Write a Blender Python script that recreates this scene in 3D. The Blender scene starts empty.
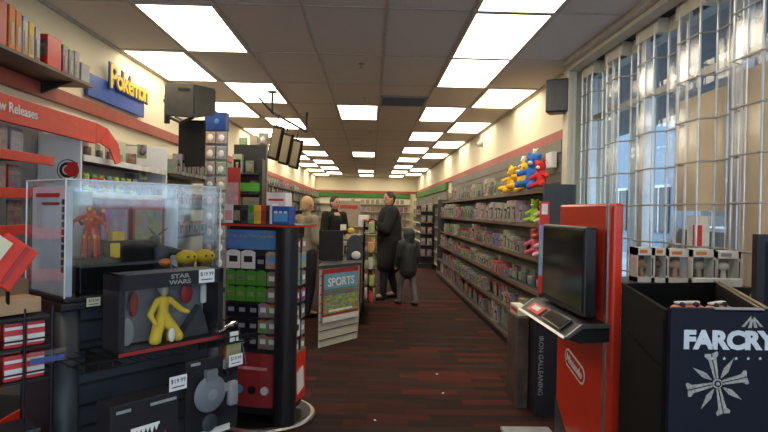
import bpy, bmesh, math, random
from mathutils import Vector, Matrix, Euler
random.seed(7)
sc = bpy.context.scene
COL = sc.collection
R = math.radians
PI = math.pi
H = 1.5                      # eye height
F = 562.0                    # focal length in pixels of the 768 px frame
WL, WR, WB, CZ = -2.37, 1.95, 24.0, 2.95      # left wall, right wall, back wall, ceiling

# ---------------------------------------------------------------- camera
roll = R(1.1)
Yc = Vector((371 - 384, 216 - 211, -F)).normalized()
up = Vector((math.sin(roll), math.cos(roll), 0))
Zc = (up - up.dot(Yc) * Yc).normalized()
Xc = Yc.cross(Zc)
M = Matrix((( Xc.x, Xc.y, Xc.z), (Yc.x, Yc.y, Yc.z), (Zc.x, Zc.y, Zc.z)))   # camera space to world space
cd = bpy.data.cameras.new('camera'); cam = bpy.data.objects.new('camera', cd); COL.objects.link(cam)
cd.sensor_width = 36; cd.lens = F / 768 * 36; cd.clip_start = .02; cd.clip_end = 200
cam.matrix_world = Matrix.Translation((0, 0, H)) @ M.to_4x4()
sc.camera = cam

def W(px, py, X=None, Y=None, Z=None):
    """point of the place seen at a photograph pixel, on a plane of known X, Y or Z"""
    d = M @ Vector((px - 384, 216 - py, -F))
    if X is not None: t = X / d.x
    elif Y is not None: t = Y / d.y
    else: t = (Z - H) / d.z
    return Vector((0, 0, H)) + d * t

# ---------------------------------------------------------------- materials
MATS = {}
def new_mat(name):
    m = bpy.data.materials.new(name); m.use_nodes = True
    nt = m.node_tree; b = nt.nodes['Principled BSDF']
    MATS[name] = m
    return m, nt, b
def mat(name, col, rough=.5, metal=0, var=.12, scale=12, bump=0, spec=None, rnd=0):
    if name in MATS: return MATS[name]
    m, nt, b = new_mat(name)
    tc = nt.nodes.new('ShaderNodeTexCoord')
    nz = nt.nodes.new('ShaderNodeTexNoise'); nz.inputs['Scale'].default_value = scale; nz.inputs['Detail'].default_value = 3
    nt.links.new(tc.outputs['Object'], nz.inputs['Vector'])
    mr = nt.nodes.new('ShaderNodeMapRange'); mr.inputs[1].default_value = .3; mr.inputs[2].default_value = .7
    mr.inputs[3].default_value = 1 - var; mr.inputs[4].default_value = 1 + var
    nt.links.new(nz.outputs['Fac'], mr.inputs[0])
    hs = nt.nodes.new('ShaderNodeHueSaturation'); hs.inputs['Color'].default_value = (*col, 1)
    nt.links.new(mr.outputs[0], hs.inputs['Value'])
    if rnd:
        oi = nt.nodes.new('ShaderNodeObjectInfo'); m2 = nt.nodes.new('ShaderNodeMapRange')
        m2.inputs[3].default_value = .5 - rnd; m2.inputs[4].default_value = .5 + rnd
        nt.links.new(oi.outputs['Random'], m2.inputs[0]); nt.links.new(m2.outputs[0], hs.inputs['Hue'])
    nt.links.new(hs.outputs[0], b.inputs['Base Color'])
    b.inputs['Roughness'].default_value = rough; b.inputs['Metallic'].default_value = metal
    if spec is not None: b.inputs['Specular IOR Level'].default_value = spec
    if bump:
        bp = nt.nodes.new('ShaderNodeBump'); bp.inputs['Strength'].default_value = bump; bp.inputs['Distance'].default_value = .01
        nt.links.new(nz.outputs['Fac'], bp.inputs['Height']); nt.links.new(bp.outputs[0], b.inputs['Normal'])
    return m
def emit(name, col, s):
    m, nt, b = new_mat(name)
    b.inputs['Base Color'].default_value = (*col, 1); b.inputs['Emission Color'].default_value = (*col, 1); b.inputs['Emission Strength'].default_value = s
    return m
def clear(name, col=(1, 1, 1), gloss=.1, rough=.03, tint=None, fres=True):
    m, nt, b = new_mat(name)
    nt.nodes.remove(b); out = nt.nodes['Material Output']
    tr = nt.nodes.new('ShaderNodeBsdfTransparent'); tr.inputs[0].default_value = (*(tint or (.97, .98, .98)), 1)
    gl = nt.nodes.new('ShaderNodeBsdfGlossy'); gl.inputs[0].default_value = (*col, 1); gl.inputs['Roughness'].default_value = rough
    mx = nt.nodes.new('ShaderNodeMixShader')
    if fres:
        fr = nt.nodes.new('ShaderNodeFresnel'); fr.inputs[0].default_value = 1.5
        ad = nt.nodes.new('ShaderNodeMath'); ad.operation = 'ADD'; ad.inputs[1].default_value = gloss; ad.use_clamp = True
        nt.links.new(fr.outputs[0], ad.inputs[0])
        ge = nt.nodes.new('ShaderNodeNewGeometry'); iv = nt.nodes.new('ShaderNodeMath'); iv.operation = 'SUBTRACT'; iv.inputs[0].default_value = 1; nt.links.new(ge.outputs['Backfacing'], iv.inputs[1])
        ml = nt.nodes.new('ShaderNodeMath'); ml.operation = 'MULTIPLY'; nt.links.new(ad.outputs[0], ml.inputs[0]); nt.links.new(iv.outputs[0], ml.inputs[1]); nt.links.new(ml.outputs[0], mx.inputs[0])
    else: mx.inputs[0].default_value = gloss
    nt.links.new(tr.outputs[0], mx.inputs[1]); nt.links.new(gl.outputs[0], mx.inputs[2]); nt.links.new(mx.outputs[0], out.inputs[0])
    return m
def art(name, band=None, scale=3.0, sat=1.1, val=.8, dark=.25, tint=None, titl=True, rough=.35):
    """printed packaging: blotches of ink that differ from object to object, a platform band and a title strip"""
    m, nt, b = new_mat(name); N = nt.nodes.new; L = nt.links.new
    tc = N('ShaderNodeTexCoord'); oi = N('ShaderNodeObjectInfo')
    w = N('ShaderNodeMath'); w.operation = 'MULTIPLY'; w.inputs[1].default_value = 97
    L(oi.outputs['Random'], w.inputs[0])
    n1 = N('ShaderNodeTexNoise'); n1.noise_dimensions = '4D'; n1.inputs['Scale'].default_value = scale; n1.inputs['Detail'].default_value = 3
    L(tc.outputs['Generated'], n1.inputs['Vector']); L(w.outputs[0], n1.inputs['W'])
    mp = N('ShaderNodeMapRange'); mp.data_type = 'FLOAT_VECTOR'
    mp.inputs['From Min'].default_value = (.4, .4, .4); mp.inputs['From Max'].default_value = (.62, .62, .62)
    mp.inputs['To Min'].default_value = (0.02, .02, .02); mp.inputs['To Max'].default_value = (1, 1, 1)
    L(n1.outputs['Color'], mp.inputs['Vector'])
    hs = N('ShaderNodeHueSaturation'); hs.inputs['Saturation'].default_value = sat; hs.inputs['Value'].default_value = val
    L(oi.outputs['Random'], hs.inputs['Hue']); L(mp.outputs['Vector'], hs.inputs['Color'])
    # a second ink per object
    n2 = N('ShaderNodeTexNoise'); n2.noise_dimensions = '1D'; n2.inputs['Scale'].default_value = 1
    w2 = N('ShaderNodeMath'); w2.operation = 'MULTIPLY'; w2.inputs[1].default_value = 311; L(oi.outputs['Random'], w2.inputs[0]); L(w2.outputs[0], n2.inputs['W'])
    m2 = N('ShaderNodeMapRange'); m2.data_type = 'FLOAT_VECTOR'
    m2.inputs['From Min'].default_value = (.36, .36, .36); m2.inputs['From Max'].default_value = (.75, .75, .75); L(n2.outputs['Color'], m2.inputs['Vector'])
    mx = N('ShaderNodeMix'); mx.data_type = 'RGBA'; mx.inputs[0].default_value = dark + .2
    L(hs.outputs[0], mx.inputs[6]); L(m2.outputs['Vector'], mx.inputs[7])
    last = mx.outputs[2]
    if tint:
        mt = N('ShaderNodeMix'); mt.data_type = 'RGBA'; mt.inputs[0].default_value = tint[3]; mt.inputs[7].default_value = (*tint[:3], 1)
        L(last, mt.inputs[6]); last = mt.outputs[2]
    sp = N('ShaderNodeSeparateXYZ'); L(tc.outputs['Generated'], sp.inputs[0])
    def between(a, c):
        g = N('ShaderNodeMath'); g.operation = 'GREATER_THAN'; g.inputs[1].default_value = a; L(sp.outputs[2], g.inputs[0])
        l = N('ShaderNodeMath'); l.operation = 'LESS_THAN'; l.inputs[1].default_value = c; L(sp.outputs[2], l.inputs[0])
        k = N('ShaderNodeMath'); k.operation = 'MULTIPLY'; L(g.outputs[0], k.inputs[0]); L(l.outputs[0], k.inputs[1]); return k
    if titl:
        k = between(.62, .76); n3 = N('ShaderNodeTexNoise'); n3.inputs['Scale'].default_value = 14
        g = N('ShaderNodeMath'); g.operation = 'GREATER_THAN'; g.inputs[1].default_value = .5
        L(tc.outputs['Generated'], n3.inputs['Vector']); L(n3.outputs['Fac'], g.inputs[0])
        q = N('ShaderNodeMath'); q.operation = 'MULTIPLY'; L(k.outputs[0], q.inputs[0]); L(g.outputs[0], q.inputs[1])
        m3 = N('ShaderNodeMix'); m3.data_type = 'RGBA'; m3.inputs[7].default_value = (.3, .28, .22, 1); L(q.outputs[0], m3.inputs[0]); L(last, m3.inputs[6]); last = m3.outputs[2]
    if band:
        k = between(.87, 2); m4 = N('ShaderNodeMix'); m4.data_type = 'RGBA'; m4.inputs[7].default_value = (*band, 1)
        L(k.outputs[0], m4.inputs[0]); L(last, m4.inputs[6]); last = m4.outputs[2]
    L(last, b.inputs['Base Color']); b.inputs['Roughness'].default_value = rough
    return m

mat('black', (.012, .013, .016), .45); mat('black_gloss', (.01, .011, .013), .12, spec=.6); mat('black_matte', (.014, .014, .015), .8)
mat('slat_black', (.035, .044, .056), .5); mat('charcoal', (.045, .05, .058), .5); mat('grey', (.3, .31, .32), .5); mat('silver', (.55, .55, .56), .3, .9)
mat('white', (.8, .8, .78), .5); mat('cream', (.62, .58, .47), .7, var=.05); mat('paper', (.75, .74, .7), .7, var=.04); mat('divider_white', (.86, .87, .88), .6, var=.02)
mat('red', (.68, .03, .016), .4); mat('kiosk_red', (.72, .045, .018), .22, var=.04); mat('dark_red', (.35, .03, .03), .5); mat('brick_red', (.36, .075, .05), .55)
mat('green', (.06, .3, .025), .5); mat('header_green', (.04, .17, .02), .6); mat('bin_black', (.005, .005, .006), .8, spec=.15); mat('poster_sky', (.16, .36, .5), .5); mat('blue', (.03, .09, .38), .45); mat('navy', (.005, .008, .02), .6, spec=.25); mat('sky_blue', (.1, .36, .7), .4)
mat('yellow', (.85, .55, .03), .5); mat('gold', (.75, .48, .06), .35, .3); mat('orange', (.8, .22, .03), .5); mat('pink', (.8, .35, .4), .5)
mat('skin', (.55, .3, .2), .55); mat('brown', (.16, .09, .05), .6); mat('cardboard', (.42, .27, .15), .8, bump=.2); mat('tan', (.45, .38, .28), .7)
mat('steel_black', (.02, .02, .022), .35, .6); mat('plush_yellow', (.85, .5, .03), .95, scale=60, bump=.5); mat('plush_blue', (.03, .16, .55), .95, scale=60, bump=.5)
mat('plush_red', (.65, .03, .03), .95, scale=60, bump=.5); mat('plush_white', (.8, .78, .74), .95, scale=60, bump=.5); mat('plush_mix', (.5, .5, .15), .95, scale=30, bump=.5, rnd=.5)
mat('alu', (.62, .64, .66), .35, .7); mat('grey_metal', (.35, .34, .31), .4, .6); mat('tv_grey', (.075, .077, .072), .55); mat('shelf_wood', (.16, .1, .07), .5)
mat('price', (.8, .8, .82), .5)
K_ = dict(sat=1.0, val=.42, tint=(.16, .14, .085, .48)); art('art', **K_); art('art_red', (.45, .02, .02), **K_); art('art_blue', (.03, .08, .35), **K_); art('art_green', (.06, .28, .04), **K_); art('art_pale', tint=(.36, .32, .22, .55), scale=5, sat=.7, val=.6)
art('art_brown', tint=(.2, .13, .09, .5), val=.6); art('art_sport', tint=(.25, .3, .1, .3), scale=6)
clear('window_film', gloss=.03, rough=.08); clear('acrylic', gloss=.15, rough=.06, tint=(.93, .96, .98)); clear('glass', gloss=.0, rough=.01, tint=(.88, .93, .95))
clear('polycarb', gloss=.09, rough=.15, tint=(.97, .97, .97), fres=False)
clear('blister', gloss=.12, rough=.1, tint=(.95, .95, .97))

# ---------------------------------------------------------------- mesh helpers
class MB:
    def __init__(s): s.bm = bmesh.new()
    def box(s, c, d, rot=None, bev=0):
        r = bmesh.ops.create_cube(s.bm, size=1); vs = r['verts']
        mx = Matrix.Translation(c) @ (rot.to_4x4() if rot else Matrix()) @ Matrix.Diagonal((*d, 1))
        bmesh.ops.transform(s.bm, matrix=mx, verts=vs)
        if bev:
            es = list({e for v in vs for e in v.link_edges})
            bmesh.ops.bevel(s.bm, geom=es, offset=bev, segments=2, affect='EDGES', profile=.5)
        return s
    def span(s, a, b, bev=0):
        a, b = Vector(a), Vector(b); d = b - a
        return s.box((a + b) / 2, (abs(d.x), abs(d.y), abs(d.z)), bev=bev)
    def bar(s, p, q, r, n=10, r2=None):
        p, q = Vector(p), Vector(q); d = q - p
        o = bmesh.ops.create_cone(s.bm, cap_ends=True, segments=n, radius1=r, radius2=r if r2 is None else r2, depth=d.length)
        bmesh.ops.transform(s.bm, matrix=Matrix.Translation((p + q) / 2) @ d.to_track_quat('Z', 'Y').to_matrix().to_4x4(), verts=o['verts'])
        return s
    def path(s, pts, r, n=8):
        for a, b in zip(pts, pts[1:]): s.bar(a, b, r, n)
        return s
    def ball(s, c, r, sc_=(1, 1, 1), n=12, rot=None):
        o = bmesh.ops.create_uvsphere(s.bm, u_segments=n * 2, v_segments=n, radius=r)
        bmesh.ops.transform(s.bm, matrix=Matrix.Translation(c) @ (rot.to_4x4() if rot else Matrix()) @ Matrix.Diagonal((*sc_, 1)), verts=o['verts'])
        return s
    def prism(s, pts, vec):
        """closed outline of 3-D points swept by a vector"""
        v = [s.bm.verts.new(p) for p in pts]; w = [s.bm.verts.new(Vector(p) + Vector(vec)) for p in pts]; n = len(v)
        s.bm.faces.new(v); s.bm.faces.new(w[::-1])
        for i in range(n): s.bm.faces.new((v[i], w[i], w[(i + 1) % n], v[(i + 1) % n]))
        return s
    def lathe(s, prof, c=(0, 0, 0), n=24):
        rings = []
        for r, z in prof: rings.append([s.bm.verts.new((c[0] + r * math.cos(2 * PI * k / n), c[1] + r * math.sin(2 * PI * k / n), c[2] + z)) for k in range(n)])
        for a, b in zip(rings, rings[1:]):
            for k in range(n): s.bm.faces.new((a[k], a[(k + 1) % n], b[(k + 1) % n], b[k]))
        s.bm.faces.new(rings[0][::-1]); s.bm.faces.new(rings[-1])
        return s
    def build(s, name, m, parent=None, loc=None, rz=0, smooth=False):
        bmesh.ops.recalc_face_normals(s.bm, faces=s.bm.faces)
        me = bpy.data.meshes.new(name); s.bm.to_mesh(me); s.bm.free()
        for k in (m if isinstance(m, (list, tuple)) else [m]): me.materials.append(MATS[k] if isinstance(k, str) else k)
        if smooth:
            for p in me.polygons: p.use_smooth = True
        o = bpy.data.objects.new(name, me); COL.objects.link(o)
        if parent: o.parent = parent
        if loc is not None: o.location = loc
        if rz: o.rotation_euler.z = rz
        return o
def tag(o, label=None, cat=None, group=None, kind=None):
    if label: o['label'] = label
    if cat: o['category'] = cat
    if group: o['group'] = group
    if kind: o['kind'] = kind
    return o
def thing(name, label, cat, loc=(0, 0, 0), rz=0, group=None):
    o = bpy.data.objects.new(name, None); COL.objects.link(o); o.empty_display_size = .05
    o.location = loc; o.rotation_euler = (0, 0, rz)
    return tag(o, label, cat, group)
def struct(name, mb, m, parent=None, **k):
    o = mb.build(name, m, parent, **k)
    if not parent: o['kind'] = 'structure'
    return o
def children(o): return [c for c in KIDS.get(o.name, [])]
KIDS = {}
def reg(o):
    """remember a prototype's tree so that it can be copied"""
    for c in bpy.data.objects:
        if c.parent == o: KIDS.setdefault(o.name, []).append(c); reg(c)
    return o
def copy_tree(o, parent=None):
    c = o.copy(); COL.objects.link(c)
    if parent is not None: c.parent = parent
    for k in KIDS.get(o.name, []): copy_tree(k, c)
    return c
USED = set()
def place(proto, loc, rz=0, label=None, group=None, s=None, tilt=None, material=None):
    """the first call moves the prototype itself, later calls copy it"""
    if proto.name in USED: c = copy_tree(proto)
    else: USED.add(proto.name); c = proto
    c.location = loc; c.rotation_euler = (tilt[0] if tilt else 0, tilt[1] if tilt else 0, rz)
    if s: c.scale = s if isinstance(s, (tuple, list)) else (s, s, s)
    if label: c['label'] = label
    if group: c['group'] = group
    elif 'group' in c: del c['group']
    return c
def text(body, size, m, parent, loc, rot, ext=.0015, off=0, name='lettering', sx=1, align='CENTER', spacing=1, shear=0):
    cu = bpy.data.curves.new(name, 'FONT'); cu.body = body; cu.size = size; cu.extrude = ext; cu.offset = off
    cu.align_x = align; cu.align_y = 'CENTER'; cu.space_character = spacing; cu.shear = shear; cu.resolution_u = 3
    t = bpy.data.objects.new(name, cu); COL.objects.link(t)
    bpy.context.view_layer.update()
    me = bpy.data.meshes.new_from_object(t.evaluated_get(bpy.context.evaluated_depsgraph_get()))
    bpy.data.objects.remove(t)
    me.materials.clear(); me.materials.append(MATS[m])
    o = bpy.data.objects.new(name, me); COL.objects.link(o)
    if parent: o.parent = parent
    o.location = loc; o.rotation_euler = rot; o.scale = (sx, 1, 1)
    return o
FX, FNX, FNY = (PI / 2, 0, PI / 2), (PI / 2, 0, -PI / 2), (PI / 2, 0, 0)     # writing that faces +X, -X, -Y
def blob(name, limbs, m, parent=None, vox=.015, smooth=3, balls=()):
    """one continuous surface grown from tapered limbs (p, r, q, r2) and ellipsoids (c, (rx, ry, rz))"""
    b = MB()
    for p, r, q, r2 in limbs:
        b.bar(p, q, r, 14, r2); b.ball(p, r, n=8); b.ball(q, r2, n=8)
    for c, rr in balls: b.ball(c, 1, rr, n=10)
    o = b.build(name, m)
    md = o.modifiers.new('r', 'REMESH'); md.mode = 'VOXEL'; md.voxel_size = vox; md.use_smooth_shade = True
    ms = o.modifiers.new('s', 'SMOOTH'); ms.iterations = smooth; ms.factor = .5
    bpy.context.view_layer.update()
    me = bpy.data.meshes.new_from_object(o.evaluated_get(bpy.context.evaluated_depsgraph_get()))
    me.name = name; bpy.data.objects.remove(o)
    for p in me.polygons: p.use_smooth = True
    o = bpy.data.objects.new(name, me); COL.objects.link(o); o.name = name
    if parent: o.parent = parent
    return o
# ================================================================= THE ROOM
m, nt, b = new_mat('carpet'); N = nt.nodes.new; L = nt.links.new
tc = N('ShaderNodeTexCoord')
br = N('ShaderNodeTexBrick'); br.inputs['Scale'].default_value = 1; br.inputs['Mortar Size'].default_value = .0; br.inputs['Bias'].default_value = -.1
br.inputs['Brick Width'].default_value = .46; br.inputs['Row Height'].default_value = .115; br.offset = .37; br.offset_frequency = 2
br.inputs['Color1'].default_value = (0, 0, 0, 1); br.inputs['Color2'].default_value = (1, 1, 1, 1); L(tc.outputs['Object'], br.inputs['Vector'])
cr = N('ShaderNodeValToRGB'); cr.color_ramp.interpolation = 'CONSTANT'
for p, c in ((0, (.026, .014, .011)), (.28, (.038, .015, .011)), (.5, (.054, .016, .012)), (.66, (.034, .021, .016)), (.78, (.08, .018, .013)), (.9, (.042, .018, .013))):
    e = cr.color_ramp.elements.new(p) if p else cr.color_ramp.elements[0]; e.color = (*c, 1)
cr.color_ramp.elements[-1].color = (.045, .02, .014, 1)
L(br.outputs['Color'], cr.inputs[0])
nz = N('ShaderNodeTexNoise'); nz.inputs['Scale'].default_value = 160; nz.inputs['Detail'].default_value = 4; L(tc.outputs['Object'], nz.inputs['Vector'])
nl = N('ShaderNodeTexNoise'); nl.inputs['Scale'].default_value = 3; mpn = N('ShaderNodeMapping'); mpn.inputs['Scale'].default_value = (.5, 4, 1); L(tc.outputs['Object'], mpn.inputs[0]); L(mpn.outputs[0], nl.inputs['Vector'])
ad = N('ShaderNodeMath'); ad.operation = 'ADD'; L(nz.outputs['Fac'], ad.inputs[0]); L(nl.outputs['Fac'], ad.inputs[1])
hs = N('ShaderNodeHueSaturation'); L(ad.outputs[0], hs.inputs['Value']); L(cr.outputs[0], hs.inputs['Color']); L(hs.outputs[0], b.inputs['Base Color'])
b.inputs['Roughness'].default_value = .95; b.inputs['Specular IOR Level'].default_value = .15
bp = N('ShaderNodeBump'); bp.inputs['Strength'].default_value = .4; bp.inputs['Distance'].default_value = .004; L(nz.outputs['Fac'], bp.inputs['Height']); L(bp.outputs[0], b.inputs['Normal'])
mat('ceiling_tile', (.74, .69, .63), .9, var=.05, scale=90, bump=.25); mat('tbar', (.55, .51, .45), .6); mat('wall_paint', (.78, .71, .52), .75, var=.03, scale=2)
mat('asphalt', (.38, .41, .45), .9, var=.25, scale=.4); mat('facade', (.26, .33, .42), .8); mat('slatwall', (.17, .155, .13), .6)
emit('tube', (1.0, .88, .68), 7.5)

struct('floor', MB().span((WL - .1, -1.5, -.06), (WR + .45, WB + .1, 0)), 'carpet')
struct('ceiling', MB().span((WL - .1, -1.5, CZ), (WR + .45, WB + .1, CZ + .1)), 'ceiling_tile')
g = MB()
for k in range(-4, 4):
    x = .09 + .61 * k
    if x > WL: g.span((x - .012, -1.5, CZ - .006), (x + .012, WB, CZ))
for k in range(-5, 17):
    y = 4.02 + 1.22 * k
    if y < WB: g.span((WL, y - .012, CZ - .005), (WR, y + .012, CZ))
g.span((WL, -1.5, CZ - .02), (WL + .03, WB, CZ)); g.span((WR - .03, 5.35, CZ - .02), (WR, WB, CZ))
struct('trim_1', g, 'tbar')
struct('wall_left', MB().span((WL - .1, -1.5, 0), (WL, WB, CZ)), 'wall_paint')
struct('wall_back', MB().span((WL - .1, WB, 0), (WR + .1, WB + .1, CZ)), 'wall_paint')
struct('wall_right', MB().span((WR, 5.6, 0), (WR + .5, WB, CZ)), 'wall_paint')
struct('trim_2', MB().span((WL, -1.5, 2.26), (WL + .04, WB, 2.36)), 'brick_red')
struct('trim_3', MB().span((WR - .04, 5.62, 2.26), (WR, WB, 2.36)), 'brick_red')
struct('trim_4', MB().span((WL + .04, WB - .04, 2.26), (WR - .04, WB, 2.36)), 'brick_red')
# pilaster where the right wall meets the shop window, soffit and crown over the window
struct('trim_5', MB().span((WR - .06, 5.36, 0), (WR, 5.56, CZ - .02), bev=.004).span((WR - .085, 5.34, 0), (WR - .05, 5.42, CZ - .02), bev=.004), 'cream')
struct('trim_6', MB().span((1.80, -1.5, CZ - .04), (1.96, 5.34, CZ)).span((1.86, -1.5, CZ - .075), (1.96, 5.34, CZ - .04)), 'cream')
struct('trim_7', MB().span((1.965, -1.5, CZ - .05), (2.09, 5.36, CZ)), 'steel_black')
# the small wall studs (columns) at the far end, pale strips between the window bays of light
# front of the shop behind the camera: an open frame with glazing bars
f = MB()
for x in (WL, -1.2, 0, 1.0, 2.3): f.span((x - .04, -1.5, 0), (x + .04, -1.42, CZ))
f.span((WL, -1.5, 2.3), (WR + .4, -1.42, 2.38)).span((WL, -1.5, 0), (WR + .4, -1.42, .3))
struct('window_2', f, 'alu')

# ---- shop window on the right: mullions, glass, what lies outside
wx = 2.16
wn = MB()
for k in range(-2, 3):
    y = 3.27 + 1.12 * k
    wn.span((wx - .05, y - .035, 0), (wx + .06, y + .02, CZ), bev=.004)
wn.span((wx - .05, -1.5, 0), (wx + .06, 5.6, .25)).span((wx - .05, -1.5, CZ - .12), (wx + .06, 5.6, CZ)).span((wx - .02, -1.5, 2.42), (wx + .04, 5.6, 2.47))
win = struct('window_1', wn, 'grey_metal')
al = MB()
for k in range(-2, 3):
    y = 3.27 + 1.12 * k
    al.span((wx - .056, y - .075, 0), (wx + .03, y - .036, CZ), bev=.003)
al.build('mullion_cover', 'alu', win)
MB().span((wx + .0, -1.45, .25), (wx + .008, 5.6, CZ - .12)).build('pane', 'glass', win)
struct('ground', MB().span((-30, -40, -.12), (60, 60, -.06)), 'asphalt')
cn = MB().span((2.35, -8, 2.98), (4.6, 26, 3.3)).build('walkway_canopy', mat('canopy_grey', (.16, .17, .19), .8)); tag(cn, 'grey canopy over the walkway outside the shop window', 'canopy')
for y in (-2.5, 3.2, 8.9, 14.6, 20.3): MB().span((4.2, y - .12, -.06), (4.44, y + .12, 2.98)).build('post', 'white', cn)
def out_building(name, a, c, m_, lab, nwin):
    o = MB().span(a, c).build(name, m_); tag(o, lab, 'building')
    y0, y1 = a[1], c[1]
    for k in range(nwin):
        y = y0 + (k + .5) * (y1 - y0) / nwin
        w = MB().span((a[0] - .06, y - .7, .9), (a[0] + .02, y + .7, 2.6)).build('window', 'black_gloss', o)
        MB().span((a[0] - .09, y - .75, 2.6), (a[0] + .02, y + .75, 2.7)).span((a[0] - .09, y - .03, .9), (a[0] - .05, y + .03, 2.6)).build('window_frame', 'white', w)
    return o
out_building('building', (13, 2, -.06), (20, 14, 4.5), 'facade', 'pale blue grey building across the parking lot outside the window', 5)
out_building('building', (11, 16, -.06), (18, 40, 6), 'facade', 'pale grey building farther along the street outside the window', 7)
# parked car seen faintly through the glass
car = thing('car', 'silver car parked outside the shop window', 'car', (6.5, 9.5, -.06), R(90))
MB().prism([(-2.1, -.85, .3), (-2.15, -.85, .75), (-1.4, -.85, .9), (-.8, -.85, 1.38), (.7, -.85, 1.4), (1.3, -.85, .95), (2.1, -.85, .8), (2.15, -.85, .35)], (0, 1.7, 0)).build('body', 'alu', car)
MB().prism([(-1.2, -.86, .92), (-.75, -.86, 1.32), (.65, -.86, 1.34), (1.1, -.86, .95)], (0, 1.72, 0)).build('side_window', 'black_gloss', car)
for x in (-1.35, 1.35):
    for y in (-.8, .8): MB().bar((x, y - .1, .33), (x, y + .1, .33), .33, 24).build('wheel', 'black', car)
# sheets taped inside the glass
def sheet(px0, py0, px1, py1, m_, lab, cat='poster', x=wx - .075):
    a, c = W(px0, py0, X=x), W(px1, py1, X=x)
    return tag(MB().span((x, a.y, a.z), (x + .004, c.y, c.z)).build('window_poster', m_), lab, cat)
a = W(683, 76, X=2.17); c = W(730, 200, X=2.17)
tag(MB().span((2.10, 3.30, 1.54), (2.104, 3.83, 2.29)).build('window_poster', 'tan_sheet' if 'tan_sheet' in MATS else mat('tan_sheet', (.66, .56, .4), .8, var=.03)), 'tan backing of a poster hung in the window above the boxed figures', 'poster')
tag(MB().span((2.10, 2.3, .5), (2.104, 3.17, 2.34)).build('window_poster', 'tan_sheet'), 'tall tan sheet covering the window at the right edge', 'poster')
p = thing('window_notice', 'small white notice with a red block stuck on the window glass', 'notice', (2.10, 3.56, 1.37), R(-90))
MB().span((-.12, -.002, -.14), (.12, .002, .14)).build('sheet', 'white', p); MB().span((-.05, -.004, -.06), (.05, -.002, .08)).build('print', 'red', p)
tag(MB().span((2.09, 4.62, .3), (2.11, 5.3, .9)).build('window_sill_board', 'white'), 'white board lying low inside the shop window behind the red kiosk', 'board')

# ---- folded security grille: zigzag of clear panels with rods through it
gr = thing('security_grille', 'folded security grille of clear panels and rods before the window', 'security grille', (0, 0, 0))
pts = []; y = 5.30; k = 0
while y > .9:
    pts.append((1.985 if k % 4 in (0, 1) else 2.065, y)); y -= (.235 if k % 2 == 0 else .045); k += 1
for i, ((x0, y0), (x1, y1)) in enumerate(zip(pts, pts[1:])):
    wide = i % 2 == 0
    if wide: MB().span((x0 - .002, y1 + .004, .08), (x0 + .002, y0 - .004, CZ - .16)).build('panel', 'polycarb', gr)
    q = MB(); q.span((min(x0, x1) - .004, y1 - .003, CZ - .16), (max(x0, x1) + .004, y0 + .003, CZ - .055)).build('cap', 'cream', gr)
    if wide:
        for fr in (.5,):
            ym = y0 + (y1 - y0) * fr; MB().bar((x0 - .004, ym, .05), (x0 - .004, ym, CZ - .16), .0035, 6).build('stay', 'alu', gr)
for (x0, y0) in pts: MB().bar((x0, y0, .03), (x0, y0, CZ - .1), .008, 8).build('hinge_post', 'alu', gr)
for z in (2.62, 2.36, 2.10, 1.84, 1.58, 1.32, 1.06, .8, .54, .28): MB().path([(x - .012, yy, z) for x, yy in pts], .0055, 6).build('rod', 'grey_metal', gr)
post = MB().span((1.995, 4.10, 0), (2.03, 4.16, CZ - .05), bev=.004)
post.build('lock_post', 'alu', gr)
tag(MB().span((2.10, .5, .3), (2.104, 1.95, 1.5)).build('window_poster', 'tan_sheet'), 'unseen tan sheet added in the window to dim the case reflection', 'poster')  # added out of view: blocks the window's lower part in the case reflection

# ---- ceiling lights
ORD = ['first', 'second', 'third', 'fourth', 'fifth', 'sixth', 'seventh', 'eighth', 'ninth', 'tenth', 'eleventh', 'twelfth', 'thirteenth', 'fourteenth', 'fifteenth', 'sixteenth']
lp = thing('ceiling_light', '', 'ceiling light')
MB().span((-.275, -.59, -.004), (.275, .59, .004)).build('diffuser', 'tube', lp)
fr = MB()
fr.span((-.293, -.605, -.008), (-.27, .605, .004)).span((.27, -.605, -.008), (.293, .605, .004)).span((-.27, -.605, -.008), (.27, -.58, .004)).span((-.27, .58, -.008), (.27, .605, .004))
fr.build('frame', 'cream', lp); reg(lp)
cols = [(-2.045, [1, 3, 5, 7, 9, 11, 13, 15], 'outermost left column'), (-1.435, [-3, 0, 2, 4, 6, 8, 10, 12, 14], 'inner left column'), (-.215, [3, 8, 13, 15], 'middle column'),
        (1.005, [-3, -1, 0, 1, 3, 5, 7, 9, 11, 13, 15], 'inner right column'), (1.615, [2, 4, 6, 8, 12, 14], 'outermost right column')]
for x, ks, nm in cols:
    n = 0
    for k in ks:
        y = 4.02 + 1.22 * k + .61
        if k < -1: lab = 'glowing ceiling panel behind the viewer in the ' + nm
        else: lab = 'glowing white ceiling panel, %s from the front in the %s' % (ORD[n], nm); n += 1
        if y < WB - .3: place(lp, (x, y, CZ - .006), 0, lab, 'fluorescent panels set in the ceiling')
v = thing('air_vent', 'grey slatted air vent set in the ceiling tiles', 'vent', (.395, 7.35, CZ - .006))
MB().span((-.29, -.3, -.006), (.29, .3, .004)).build('backing', 'black', v)
q = MB()
for k in range(12): q.box((0, -.27 + k * .049, -.008), (.56, .03, .004), Euler((R(25), 0, 0)).to_matrix())
q.build('slats', 'grey', v)
q = MB(); q.span((-.3, -.31, -.012), (-.27, .31, .002)).span((.27, -.31, -.012), (.3, .31, .002)).span((-.3, -.31, -.012), (.3, -.28, .002)).span((-.3, .28, -.012), (.3, .31, .002)); q.build('frame', 'grey', v)
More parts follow.
